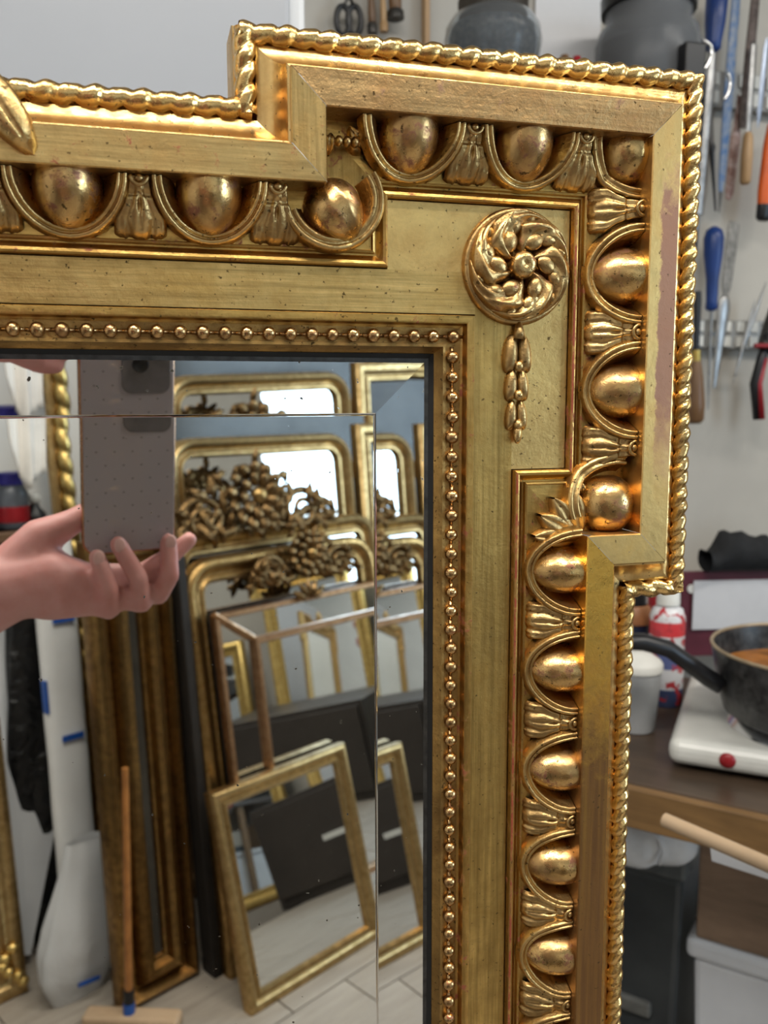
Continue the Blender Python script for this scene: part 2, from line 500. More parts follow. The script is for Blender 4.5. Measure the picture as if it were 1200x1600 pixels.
G_BOLE = gold('rubbed_bole_line', (.70, .45, .16), (.45, .26, .09), .36, .8, .1, .6, .1, None, None, (.33, .075, .035), .7)
for i in (2, 4):
    seg_sweep(LOOP, i, [(.95, 13.0), (1.25, 13.62), (1.75, 13.72), (2.15, 13.3)]).build('rubbed_edge', G_BOLE, frame, 60)
# frieze: flat gilded boards
def plate(x0, x1, z0, z1, mat, h=.010):
    return MB().box(((x0+x1)/2, (-h+.004)/2, (z0+z1)/2+H), (x1-x0, h+.004, z1-z0)).build('frieze_board', mat, frame, 0)
fz, fx = IZ+.0092, IX+.0088
for s in (0, 1):
    mx = (lambda a: a) if s == 0 else (lambda a: 2*XC-a)
    def pl(a, b, z0, z1, m): return plate(min(mx(a), mx(b)), max(mx(a), mx(b)), z0, z1, m)
    pl(.0984, .1800, .0542, .0816, G_FRIEZE)
    pl(.1545, .1800, -.0290, .0542, G_FRIEZE)
    pl(fx, .1545, -1.238, .0542, G_FRIEZE_V)
plate(2*XC-fx, fx, fz, .0542, G_FRIEZE_H)
plate(2*XC-fx, fx, -1.238, -1.2080-.0092, G_FRIEZE_H)
# inner border: fillet, pearl channel, sight edge, rebate coloured black for its shadow gap
P_FIL = [(8.75, 4), (8.75, 10.2), (8.4, 10.9), (6.0, 11.0), (5.2, 10.7), (4.9, 9.6), (4.6, 6.6), (3.6, 6.2)]
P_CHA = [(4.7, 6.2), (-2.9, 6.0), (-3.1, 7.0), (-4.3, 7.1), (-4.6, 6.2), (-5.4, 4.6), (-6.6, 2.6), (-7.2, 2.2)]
P_REB = [(-7.0, 2.5), (-8.9, 1.5), (-8.9, -4)]
for i in range(4):
    seg_sweep(INNER, i, P_FIL).build('bead_fillet', G_MOULD if i in (1, 3) else G_MOULD_R, frame, 40)
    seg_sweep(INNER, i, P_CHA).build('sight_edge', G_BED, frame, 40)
    seg_sweep(INNER, i, P_REB).build('rebate', BLACK, frame, 40)
# timber carcase and backboard
cb = MB()
cb.box((XC, .012, -.578+H), (.60, .018, 1.32))
cb.build('backboard', OLDWOOD, frame, 0)
# --- mirror plate with its bevels
gl = INNER
def rect(o): return off_loop(INNER, o)
AL = .042
BW = .0305 - .0086
r_out = rect(-.0086); r_in0 = rect(-.0086-.0235); r_in = rect(-.0086-.0247)
mg = MB().add([(p.x, 0, p.y+H) for p in r_in], [(0, 1, 2, 3)])
glass = mg.build('mirror_plate', MIRROR, frame, 0)
for i in range(4):
    j = (i+1) % 4
    a, b_, c_, d_ = r_in0[i], r_in0[j], r_out[j], r_out[i]
    y1 = -.0235*AL
    MB().add([(a.x, -.00025, a.y+H), (b_.x, -.00025, b_.y+H), (c_.x, y1-.00025, c_.y+H), (d_.x, y1-.00025, d_.y+H)], [(0, 1, 2, 3)]).build('bevel_facet', MIRROR_EDGE, glass, 0)
    a, b_, c_, d_ = r_in[i], r_in[j], r_in0[j], r_in0[i]
    def cur(u, v, a=a, b_=b_, c_=c_, d_=d_):
        p = a.lerp(b_, u); q = d_.lerp(c_, u); w = p.lerp(q, v)
        return (w.x, -.00025*v*v, w.y+H)
    MB().grid(cur, 1, 6).build('bevel_line', MIRROR_EDGE, glass, 180)
ro2 = rect(-.0084); ro3 = rect(-.0108)
for i in range(4):
    j = (i+1) % 4
    MB().add([(p.x, -.0013 if k < 2 else -.00118, p.y+H) for k, p in enumerate((ro2[i], ro2[j], ro3[j], ro3[i]))], [(0, 1, 2, 3)]).build('foxed_edge', DULLGLASS, glass, 0)

# --- placing ornaments along the loop: local x = along, y = outwards, z = towards the viewer
def run_matrix(i, at_coord):
    a = Vector(LOOP[i]); b = Vector(LOOP[(i+1) % NS]); d = (b-a).normalized()
    o = Vector((-d.y, d.x))
    if abs(d.x) > .5: p = Vector((at_coord, a.y))
    else: p = Vector((a.x, at_coord))
    return Matrix(((d.x, o.x, 0, p.x), (0, 0, -1, 0), (d.y, o.y, 0, p.y+H), (0, 0, 0, 1)))
mm = .001
def h_ov(v):     # v in mm from the frieze line
    s = min(1, max(0, (v-5.5)/22.5))
    return 12.0 + 11.2*sin(pi/2*s)**.85
def egg_mesh():
    mb = MB()
    def fn(u, v):
        th = pi*(v-.5)*1.0; ph = pi*u            # th along the egg, ph over the back
        t_ = sin(th)                              # -1 inner tip .. 1 outer end
        w = 12.6*max(0, cos(th))**(1.12 if t_ < 0 else .8)
        hgt = 15.2*max(0, cos(th))**(1.0 if t_ < 0 else .7)
        y = 24.6 + 16.4*t_
        tilt = (y-20.6)*.08
        return (w*cos(ph)*mm, y*mm, (11.0 + tilt + hgt*sin(ph))*mm)
    mb.grid(fn, 18, 22)
    return mb
def half_cup(mb, sgn, a=19.6, bq=20.3, n=20):
    prof = [(-7.2, None), (-5.0, -5.2), (-3.2, -2.0), (-2.3, -.4), (-1.95, .5), (-1.5, .7), (-1.0, .5), (-.75, -.35), (-.45, -.6), (-.15, -.3), (.15, .55), (.7, .75), (1.35, .5), (1.7, -.5), (2.1, -2.2), (2.4, -6)]
    def fn(u, v):
        th = (u*2-1)*pi/2
        x = a*sin(th); y = 28.0-bq*cos(th)
        nx = sin(th)/a; ny = -cos(th)/bq; l = sqrt(nx*nx+ny*ny); nx /= l; ny /= l
        k, dh = prof[round(v*(len(prof)-1))]
        x2 = x+nx*k; y2 = y+ny*k
        hh = 11.2 if dh is None else max(11.0, h_ov(y)+dh)
        return (x2*mm, y2*mm, hh*mm)
    mb.grid(fn, n, len(prof)-1)
def dart_mesh(s=50.0):
    mb = MB()
    a, bq = 19.6, 20.3
    def half(v):
        q = (28.0-v)/bq
        c_ = a*sqrt(max(0, 1-q*q)) if q < 1 else 0
        return max(1.8, min(9.5, s/2-c_-1.6))
    def fn(u, v):
        y = 6.9 + 20.9*v
        w = half(y)*(1.0 if v > .06 else .93)
        sx = u*2-1
        flare = 1-v
        # central tongue that narrows towards the band, side leaves curling away at the foot
        tw_ = .30+.16*sin(pi*min(1, v*1.25))
        ax = abs(sx)
        tongue = 2.3*max(0, 1-(ax/tw_)**2)**.5*(1-.75*v) if ax < tw_ else 0
        side = 1.5*max(0, 1-((ax-.74)/.24)**2)**.5*max(0, 1-v*1.5)
        vein = -.9*math.exp(-((ax-.74)/.06)**2)*max(0, 1-v*1.9)
        groove = -1.0*math.exp(-(sx/.07)**2)*(1 if .12 < v < .62 else .1)
        eye = -1.7*math.exp(-((sx/.13)**2+((v-.56)/.12)**2))
        rel = tongue + side + vein + groove + eye + .35*sin(v*26+ax*4)*ax*flare
        edge = -1.6*max(0, ax-.86)/.14
        tip = -2.4*max(0, .10-v+.10*(ax-.5)**2)/.10
        waist = -1.3*math.exp(-((v-.72)/.045)**2)
        scal = 0
        return (w*sx*mm, y*mm, (h_ov(y)-1.6+rel+scal+edge+tip+waist)*mm)
    mb.grid(fn, 28, 28)
    # small crescent cap under the band
    pts = [((3.0*cos(q))*mm, (27.6-3.2*sin(q))*mm, (h_ov(26)+.35)*mm) for q in [pi*k/10 for k in range(11)]]
    mb.tube(pts, .75*mm, 8)
    mb.ell((0, 26.9*mm, (h_ov(26)-.1)*mm), (1.7*mm, 1.5*mm, 1.0*mm), 10, 6)
    return mb
egg0 = cup0 = dart0 = None
def put_egg(i, p, s=1.0):
    global egg0
    M = run_matrix(i, p) @ Matrix.Diagonal((s, 1, 1, 1))
    if egg0 is None: egg0 = egg_mesh().build('egg', G_EGG, frame, 180, 0, M)
    else: copy_part(egg0, frame, M)
def put_cup(i, p, s=1.0):
    global cup0
    M = run_matrix(i, p) @ Matrix.Diagonal((s, 1, 1, 1))
    if cup0 is None:
        mb = MB(); half_cup(mb, 1); cup0 = mb.build('egg_cup', G_CUP, frame, 180, 0, M)
    else: copy_part(cup0, frame, M)
def put_dart(i, p, s=1.0):
    global dart0
    M = run_matrix(i, p) @ Matrix.Diagonal((s, 1, 1, 1))
    if dart0 is None: dart0 = dart_mesh().build('dart_leaf', G_LEAF, frame, 180, 0, M)
    else: copy_part(dart0, frame, M)
# runs: 11 = low top run, 1 = high top run, 2 = right upper, 4 = right lower; 6..10 mirror them on the left
def both(fnc, i, p, s=1.0):
    fnc(i, p, s)
    mi = {1: 9, 2: 8, 4: 6}[i]
    fnc(mi, (2*XC-p) if i == 1 else p, s)
for p in (-.0745, -.0235, .0272):
    put_egg(11, p); put_cup(11, p)
    if abs(p+.0745) > .001:
        put_egg(11, 2*XC-p); put_cup(11, 2*XC-p)
put_egg(11, 2*XC+.0745); put_cup(11, 2*XC+.0745)
for p in (-.049, .0016, .0520): put_dart(11, p); put_dart(11, 2*XC-p)
put_dart(11, -.1200)
for p in (.1062, .1562): both(put_egg, 1, p); both(put_cup, 1, p)
for p in (.1312, .1800): both(put_dart, 1, p)
for p in (.0545, .0050): both(put_egg, 2, p); both(put_cup, 2, p)
for p in (.0815, .0300, -.0200): both(put_dart, 2, p)
low = [-.0742, -.1196, -.1664, -.2122, -.2572]
p = low[-1]
while p > -1.15:
    p -= .0462; low.append(p)
for p in low: both(put_egg, 4, p, .90); both(put_cup, 4, p, .92)
prev = None
for k, p in enumerate(low):
    if k: both(put_dart, 4, (low[k-1]+p)/2, .90)
# --- corner eggs: the moulding turns here
def corner_egg(cx, cz, rx, rz, ang, h0=12, hh=14, name='egg', crease=False, sq=1.0):
    mb = MB()
    def fn(u, v):
        th = pi*(v-.5); ph = pi*u
        t_ = sin(th)
        w = rx*max(0, cos(th))**sq*(1-(.16 if sq == 1 else 0)*t_)
        hz = hh*max(0, cos(th))**sq
        x = w*cos(ph)
        z = h0+hz*sin(ph)
        if crease: z -= 1.0*math.exp(-(x/1.0)**2)*cos(th)
        return (x*mm, rz*t_*mm, z*mm)
    mb.grid(fn, 20, 18)
    M = Matrix.Translation((cx, 0, cz+H)) @ Matrix(((1, 0, 0, 0), (0, 0, -1, 0), (0, 1, 0, 0), (0, 0, 0, 1))) @ Matrix.Rotation(ang, 4, 'Z')
    return mb.build(name, G_EGG, frame, 180, 0, M)
def ring_cup(pts, closed=False):
    """two thin ridges and the hollow they hold, along a curve in (x, z) metres, offset side to the left"""
    mb = MB()
    n = len(pts)
    prof = [(-6.0, 11.2), (-4.2, 14), (-2.6, 18.2), (-1.9, 19.6), (-1.1, 19.7), (-.5, 18.6), (.1, 18.2), (.6, 18.7), (1.2, 19.7), (2.0, 19.5), (2.8, 17.5), (3.2, 11)]
    P = [Vector(p) for p in pts]
    def fn(u, v):
        i = round(u*(n-1))
        t_ = (P[min(i+1, n-1)]-P[max(i-1, 0)]).normalized()
        nn = Vector((-t_.y, t_.x))
        k, hgt = prof[round(v*(len(prof)-1))]
        q = P[i] + nn*k*mm
        s_ = .55+.45*abs(sin(pi*(i/(n-1)-.5)))
        return (q.x, -(11+(hgt-11)*s_)*mm, q.y+H)
    mb.grid(fn, n-1, len(prof)-1)
    return mb
for s in (0, 1):
    mx = (lambda a: a) if s == 0 else (lambda a: 2*XC-a)
    sg = 1 if s == 0 else -1
    # crease egg in the re-entrant corner of the step
    corner_egg(mx(.0762), .0750, 11.6, 13.2, -sg*radians(145), 11, 14.5, 'egg', True)
    arc = []
    for k in range(31):
        q = radians(200 + (395-200)*k/30)
        r_ = 17.2
        arc.append((mx(.0745+r_*1.05*mm*cos(q)), .0792+r_*.98*mm*sin(q)))
    if s == 0: arc.reverse()
    ring_cup(arc).build('egg_cup', G_CUP, frame, 180)
    # egg in the outer top corner
    corner_egg(mx(.2040), .1055, 12.5, 13.5, sg*radians(45), 11, 14.5)
    arc = []
    for k in range(25):
        q = radians(176 + (274-176)*k/24)
        arc.append((mx(.2085+21*mm*cos(q)), .1095+21*mm*sin(q)))
    if s == 0: arc.reverse()
    ring_cup(arc).build('egg_cup', G_CUP, frame, 180)
    # egg in the lower outer corner, cut by the band below
    corner_egg(mx(.1995), -.0455, 13.2, 13.0, 0, 11, 15.0, 'egg', False, .72)
    arc = []
    for k in range(25):
        q = radians(80 + (200-80)*k/24)
        arc.append((mx(.2020+21*mm*cos(q)), -.0440+19*mm*sin(q)))
    if s == 0: arc.reverse()
    ring_cup(arc).build('egg_cup', G_CUP, frame, 180)
    # leaf sprays filling the inner corners
    def spray(cx, cz, ang, L, n=3, wd=4.2, hgt=17.5):
        for k in range(n):
            a_ = ang + (k-(n-1)/2)*.42
            mb = MB()
            ll = L*(1 if k == (n-1)/2 else .82)
            def fn(u, v):
                x = (u*2-1); y = v*ll
                w = wd*sin(pi*min(1, v*.92+.06))**.8
                hh = hgt + 2.6*sqrt(max(0, 1-x*x))*sin(pi*min(1, v*.9+.08)) - 1.2*math.exp(-(x/.16)**2) - 4.0*(1-v)**2
                return (x*w*mm, y*mm, (hh if abs(x) < .99 else hgt-5)*mm)
            mb.grid(fn, 10, 12)
            M = Matrix.Translation((cx, 0, cz+H)) @ Matrix(((1, 0, 0, 0), (0, 0, -1, 0), (0, 1, 0, 0), (0, 0, 0, 1))) @ Matrix.Rotation(a_, 4, 'Z')
            mb.build('corner_leaf', G_LEAF, frame, 180, 0, M)
    spray(mx(.1865), -.0600, sg*radians(50), 28, 4, 5.4, 16.6)
    spray(mx(.1870), -.0420, sg*radians(22), 9, 2, 2.6, 14.5)
    spray(mx(.0885), .0985, sg*radians(38), 11, 3, 3.4, 15.5)
    spray(mx(.0735), .0965, sg*radians(8), 9, 2, 2.6, 16.5)
    # little cap where the step meets the high run
    mb = MB()
    for k in range(3):
        mb.ell(((-3.2+3.2*k)*mm, 0, 18*mm), (1.7*mm, 2.2*mm, 2.6*mm), 10, 7)
    M = Matrix.Translation((mx(.0800), 0, .1005+H)) @ Matrix(((1, 0, 0, 0), (0, 0, -1, 0), (0, 1, 0, 0), (0, 0, 0, 1)))
    mb.build('corner_berries', G_LEAF, frame, 180, 0, M)

# --- rope moulding
ROPE_O = 56.6; ROPE_R = 4.15
rl = off_loop(LOOP, ROPE_O*mm)
def rope_seg(i):
    a = rl[i]; b = rl[(i+1) % NS]; d = (b-a); L = d.length; d.normalize(); o = Vector((-d.y, d.x))
    horiz = abs(d.x) > .5
    pitch = .0082 if horiz else .0066
    nl = max(2, round(L/pitch)); n = nl*9; nr = 18
    mb = MB()
    a0 = a - d*.002; L2 = L+.004
    ofs = random.random(); tw_ = .5 if i in (1, 5, 9, 11) else -1
    def fn(u, v):
        q = 2*pi*v
        w = u*nl + tw_*q/pi + ofs
        fr = abs(sin(pi*w))
        wob = 1+.05*sin(u*L*410+i)+.03*sin(u*L*1130)
        r_ = ROPE_R*mm*(.66+.38*fr**.55)*wob
        p = a0 + d*(u*L2)
        x = r_*cos(q); hgt = 13.0*mm + r_*sin(q)*1.02
        s = p + o*x
        return (s.x, -hgt, s.y+H)
    mb.grid(fn, n, nr, False, True)
    return mb
for i in range(NS):
    rope_seg(i).build('rope_moulding', G_ROPE, frame, 180)
# --- pearl beads
def bead_mesh(vert):
    mb = MB()
    mb.ell((0, 0, 7.5*mm), (2.8*mm, 2.8*mm, 2.7*mm), 14, 9)
    mb.tube([(-4.4*mm, 0, 6.7*mm), (4.4*mm, 0, 6.7*mm)], .75*mm, 8)
    return mb
BM = Matrix(((1, 0, 0, 0), (0, 0, -1, 0), (0, 1, 0, 0), (0, 0, 0, 1)))
bead = None
def put_bead(x, z, rot):
    global bead
    sc = 1+random.uniform(-.05, .05)
    M = Matrix.Translation((x+random.uniform(-1, 1)*.15*mm, 0, z+H)) @ BM @ Matrix.Rotation(rot, 4, 'Z') @ Matrix.Diagonal((sc, sc, 1, 1))
    if bead is None: bead = bead_mesh(0).build('pearl_bead', G_BEAD, frame, 180, 0, M)
    else: copy_part(bead, frame, M)
nb = 0
x = IX
while x > 2*XC-IX-.001 and nb < 62:
    put_bead(x, IZ, 0); x -= .00868; nb += 1
z = IZ-.0086
while z > -1.2 and nb < 205:
    put_bead(IX, z, pi/2); z -= .00850; nb += 1
z = IZ-.0086; k = 0
while k < 92:
    put_bead(2*XC-IX, z, pi/2); z -= .00850; k += 1
rest = MB()
zz = IZ-.0086-.00850*92
while zz > -1.205:
    rest.ell((2*XC-IX, -7.5*mm, zz+H), (2.5*mm, 2.4*mm, 2.5*mm), 10, 7); zz -= .0085
x = IX
while x > 2*XC-IX:
    rest.ell((x, -7.5*mm, -1.208+H), (2.5*mm, 2.4*mm, 2.5*mm), 10, 7); x -= .0085
tag(rest.build('pearl_beads', G_BEAD, frame, 180), kind='stuff')

# --- rosette and husk drop (both corners)
def rosette(cx, cz, sg):
    M = Matrix.Translation((cx, 0, cz+H)) @ BM @ Matrix.Diagonal((sg, 1, 1, 1))
    d_ = MB().lathe([(.0001, 12.0*mm), (20*mm, 12.4*mm), (22.5*mm, 13.2*mm), (23.6*mm, 13.0*mm), (24.3*mm, 11.8*mm), (24.6*mm, 9*mm)], 48, None, False)
    ros = d_.build('rosette', G_ROS, frame, 60, 0, M)
    NP = 6
    for k in range(NP):
        mb = MB()
        a0 = 2*pi*k/NP + .35
        def fn(u, v):
            x = u*2-1
            r = 5.5 + 17.3*sin(v*pi/2)**.95
            aa = a0 - 1.25*v**1.35                     # swirl
            w = (.30+.36*sin(pi*min(1, v*.86+.06)))*(1+.10*sin(v*19))
            aa += x*w*(1.0 if x > 0 else 1.06)
            dome = sqrt(max(0, 1-x*x))
            h = 12.2 + 7.0*dome*sin(pi*min(1, v*.80+.14))**.7 - 1.5*math.exp(-(x/.16)**2)*(v < .85) + .9*sin(v*14+x*3)*dome*.6 + 1.6*x*dome
            h -= 3.0*max(0, v-.82)/.18
            return (r*cos(aa)*mm, r*sin(aa)*mm, h*mm)
        mb.grid(fn, 14, 22)
        # rolled lobe lying on the leaf
        for (rr, da, s1, s2, hz) in ((10.9, -.30, 4.9, 3.6, 16.4), (16.2, -.66, 4.4, 3.1, 15.6), (19.6, -1.08, 3.2, 2.3, 14.2)):
            aa = a0+da
            Ml = Matrix.Translation((rr*cos(aa)*mm, rr*sin(aa)*mm, hz*mm)) @ Matrix.Rotation(aa-.7, 4, 'Z')
            mb.ell((0, 0, 0), (s1*mm, s2*mm, 2.6*mm), 12, 8, Ml)
        mb.build('petal', G_ROS, ros, 180, 0, M)
    MB().lathe([(5.6*mm, 13*mm), (5.8*mm, 17.5*mm), (5.2*mm, 19.6*mm), (3.8*mm, 20.8*mm), (1.8*mm, 21.0*mm), (.9*mm, 20.4*mm), (.0001, 20.2*mm)], 24).build('rosette_button', G_ROS, ros, 180, 0, M)
rosette(.1552, .0570, 1); rosette(2*XC-.1552, .0570, -1)
def husks(cx):
    top = MB().tube([(cx, -11.5*mm, .0345+H), (cx, -13*mm, .030+H), (cx, -12.8*mm, .027+H)], [1.4*mm, 2.1*mm, 3.0*mm], 10)
    h0 = top.build('husk_drop', G_LEAF, frame, 180)
    for (z0, w, L) in ((.0290, 7.4, 15.5), (.0145, 6.2, 13.0), (.0010, 5.6, 12.0)):
        for s in (-1, 1):
            mb = MB()
            def fn(u, v):
                th = pi*v; ph = 2*pi*u
                yy = -L*.5*(1-cos(th))
                bul = sin(th)**.75*(.72+.34*v)
                return (cx+(s*w*.43*(.75+.5*v)+w*.50*bul*cos(ph))*mm, -(10.6*mm+(w*.62*bul*max(-.2, sin(ph)))*mm), z0+H+(yy-1.2*v*abs(cos(ph)))*mm)
            mb.grid(fn, 14, 12, True, False)
            mb.build('husk_lobe', G_LEAF, h0, 180)
        MB().ell((cx, -13.2*mm, z0-L*mm*.88+H), (2.0*mm, 2.0*mm, 2.4*mm), 12, 8).build('husk_bud', G_LEAF, h0, 180)
    MB().ell((cx, -12.5*mm, -.0137+H), (1.9*mm, 2.2*mm, 4.2*mm), 12, 9).build('husk_bud', G_LEAF, h0, 180)
husks(.1560); husks(2*XC-.1560)
# --- crest leaves lying over the band at the middle of the top
def crest_leaf(x, z, ang, L, W, h0=29.0):
    mb = MB()
    def fn(u, v):
        s = u*2-1
        w = W*sin(pi*min(1, .12+.80*v))**.6*(1-.25*max(0, v-.7)/.3)
        if v > .93: w *= sqrt(max(0, 1-((v-.93)/.07)**2))*1.0
        h = h0 + 5.2*sqrt(max(0, 1-s*s)) - 1.6*math.exp(-(s/.07)**2)*(v < .82) - 5*max(0, v-.85)/.15 + 2.5*sin(v*pi)
        return (s*w*mm, v*L*mm, (h if abs(s) < .999 else h0-9)*mm)
    mb.grid(fn, 16, 22)
    M = Matrix.Translation((x, 0, z+H)) @ BM @ Matrix.Rotation(ang, 4, 'Z')
    return mb.build('crest_leaf', G_CUP, frame, 180, 0, M)
cl0 = at(-48, 92, -.034); cl1 = at(52, 240, -.030)
cla = atan2(-(cl1.x-cl0.x), cl1.z-cl0.z); cll = sqrt((cl1.x-cl0.x)**2+(cl1.z-cl0.z)**2)
crest_leaf(cl0.x, cl0.z-H, cla, cll*1000, 7.2)
crest_leaf(2*XC-cl0.x, cl0.z-H, -cla, cll*1000, 7.2)
for k, a_ in enumerate((-62, -31, 0, 31, 62)):
    crest_leaf(XC, .118, radians(a_), 85-abs(a_)*.25, 11, 27)
MB().ell((XC, -30*mm, .118+H), (.020, .016, .018), 20, 12).build('crest_boss', G_CUP, frame, 180)
#@@END_FRAME
# ------------------------------------------------------------------ things behind the frame, seen directly
STEEL = plain('worn_steel', (.34, .34, .34), .38, 1.0, .15, 60, .05)
DARKSTEEL = plain('dark_steel', (.10, .095, .09), .45, .9, .15, 60)
CHROME = plain('bright_wire', (.75, .75, .76), .18, 1.0, .03, 20)
BLUEP = plain('blue_plastic', (.012, .045, .20), .35, 0, .08, 20)
BLUEPAINT = plain('chipped_blue_paint', (.05, .13, .30), .45, 0, .2, 90, 0, c2=(.25, .28, .32))
BLACKP = plain('black_plastic', (.010, .010, .012), .35, 0, .1, 20)
BLACKCLOTH = plain('black_cloth', (.012, .013, .015), .85, 0, .2, 60, .3)
REDP = plain('red_plastic', (.30, .012, .018), .35, 0, .1, 20)
ORANGEP = plain('orange_plastic', (.75, .12, .012), .38, 0, .08, 20)
BEECH = wood('beech_handle', (.46, .29, .14), (.34, .20, .09), .45, (40, 40, 4))
DARKWOOD = wood('dark_handle', (.20, .105, .045), (.11, .055, .022), .4, (40, 40, 4))
RUST = plain('rust_mottled', (.20, .11, .09), .6, .3, .3, 70, .2, c2=(.45, .36, .34))
RAILM = plain('rail_grey', (.36, .36, .35), .5, .2, .08, 20)
RAILW = plain('rail_white_slot', (.74, .74, .70), .5, 0, .04, 20)
def RZ(o, c, ang, axis='Z'): return Matrix.Translation(c) @ Matrix.Rotation(ang, 4, axis)
def along(a, b):
    """matrix with local z from a to b, origin at a"""
    a = Vector(a); b = Vector(b); z = (b-a).normalized()
    x = Vector((0, 1, 0)).cross(z)
    if x.length < 1e-3: x = Vector((1, 0, 0))
    x.normalize(); y = z.cross(x)
    return Matrix(((x.x, y.x, z.x, a.x), (x.y, y.y, z.y, a.y), (x.z, y.z, z.z, a.z), (0, 0, 0, 1)))

# --- pale cabinet standing behind the left of the frame
CABM = plain('cabinet_enamel', (.38, .395, .425), .28, 0, .02, 3)
CABE = plain('cabinet_edge', (.72, .73, .74), .3, 0, .03, 8)
xr_ = at(452, 60, .42).x; xe_ = at(482, 60, .42).x
cab = thing('metal_cabinet', 'tall pale grey enamel cabinet behind the mirror top', 'cabinet', (-.55, .62, 0))
MB().box(((-1.25+xe_)/2, .66, .93), (xe_+1.25, .46, 1.86)).build('body', CABE, cab, 0, .006)
dr = MB().box(((-1.24+xr_)/2, .42, .95), (xr_+1.24, .02, 1.78)).build('door', CABM, cab, 0, .005)
MB().tube([(-1.1, .41, 1.0), (-1.1, .375, 1.02), (-1.1, .375, 1.2), (-1.1, .41, 1.22)], .008, 10).build('handle', CHROME, dr, 180)

# --- shelf with the two jars, paper, hooks
SHY0, SHY1 = .765, .965
shz = at(1000, 132, .765).z - .018
sh = thing('wall_shelf', 'dark wooden shelf on the wall behind the mirror corner', 'shelf', (.45, .9, shz))
x0s, x1s = at(690, 100, .80).x, at(1096, 110, .765).x
MB().box(((x0s+x1s)/2, (SHY0+SHY1)/2, shz+.008), (x1s-x0s, SHY1-SHY0, .018)).build('board', plain('shelf_black', (.015, .014, .013), .5), sh, 0, .002)
for xx in (x0s+.05, x1s-.05):
    MB().box((xx, .90, shz-.06), (.012, .15, .12)).build('bracket', DARKSTEEL, sh, 0, .002)
m_fr, t, b = nt('frosted_jar_glass')
b.inputs['Base Color'].default_value = (.80, .84, .87, 1); b.inputs['Roughness'].default_value = .08
b.inputs['Transmission Weight'].default_value = .90; b.inputs['IOR'].default_value = 1.15
FROST = m_fr
shtop = shz+.0172
def jar(label, px, Y, rpx, ztop, body_c, fill_c, rimc, squash):
    c = at(px, 60, Y); r = (at(px+rpx, 60, Y)-c).length
    hgt = ztop-shtop
    th = thing('storage_jar', label, 'jar', (c.x, Y, shtop))
    prof = [(r*.55, 0), (r*.80, hgt*.12), (r*.94, hgt*.34), (r, hgt*.54), (r*.96, hgt*.70), (r*.84, hgt*.82), (r*.64, hgt*.89), (r*.60, hgt*.93), (r*.66, hgt)]
    if squash: prof = [(r*.86, 0), (r*.95, hgt*.05), (r, hgt*.3), (r, hgt*.6), (r*.93, hgt*.72), (r*.80, hgt*.78), (r*.82, hgt*.90), (r*.86, hgt)]
    g = MB().lathe(prof + [(p[0]-.004, p[1]) for p in reversed(prof[1:])], 32, Matrix.Translation((c.x, Y, shtop)), False).build('glass', FROST if body_c is None else body_c, th, 180)
    pf = [(p[0]-.007, max(.004, p[1]*.98)) for p in prof if p[1] < hgt*(.62 if squash else .72)]
    MB().lathe(pf, 28, Matrix.Translation((c.x, Y, shtop))).build('contents', fill_c, th, 60)
    MB().lathe([(prof[-1][0]+.003, -.016), (prof[-1][0]+.004, .004), (prof[-1][0]*.2, .010), (.001, .010)], 28, Matrix.Translation((c.x, Y, shtop+hgt))).build('lid', rimc, th, 40)
    return th
BLUEBITS = plain('blue_grey_screws', (.10, .15, .21), .35, .2, .3, 130, .8, c2=(.58, .66, .72))
jar('round frosted jar of bluish bits on the shelf behind the frame', 770, .82, 70, at(770, 8, .82).z, None, BLUEBITS, plain('dirty_lid', (.05, .04, .03), .6), False)
GREYGL = plain('smoked_jar', (.42, .44, .47), .22, 0, .05, 6, trans=.7, ior=1.15)
jar('wide smoked grey jar with black contents beside the black box', 1012, .866, 70, at(1012, 2, .866).z, GREYGL, BLACKP, BLACKP, True)
bx = at(1079, 100, .782)
tag(MB().box((bx.x, .782, shtop+.034), (.034, .026, .068)).build('black_box', BLACKP, None, 0, .003), 'small upright black box at the right end of the shelf', 'box')
pc = at(888, 45, .975)
tag(MB().box((pc.x, .976, pc.z+.03), (.115, .003, .20)).build('paper_sheet', plain('paper', (.76, .77, .80), .7, 0, .03, 8), None, 0, .0005), 'white paper sheet pinned to the wall between the jars', 'paper')
pw = at(666, 30, .965)
tag(MB().box((pw.x, .968, 1.75), (.008, .02, .55)).build('wooden_batten', BEECH, None, 0, .001), 'thin upright wooden batten on the wall left of the jars', 'batten')
rb = at(890, 90, .78)
for kk, (pxx, cc, nm, lb) in enumerate(((882, DARKWOOD, 'cork_stub', 'small brown cork standing in front of the white paper'), (901, REDP, 'red_stopper', 'small red cap on the shelf in front of the white paper'))):
    q = at(pxx, 92, .78)
    tag(MB().lathe([(.007, 0), (.009, .004), (.0085, .026), (.005, .034), (.001, .035)], 14, Matrix.Translation((q.x, .78, shtop))).build(nm, cc, None, 60), lb, 'stopper')
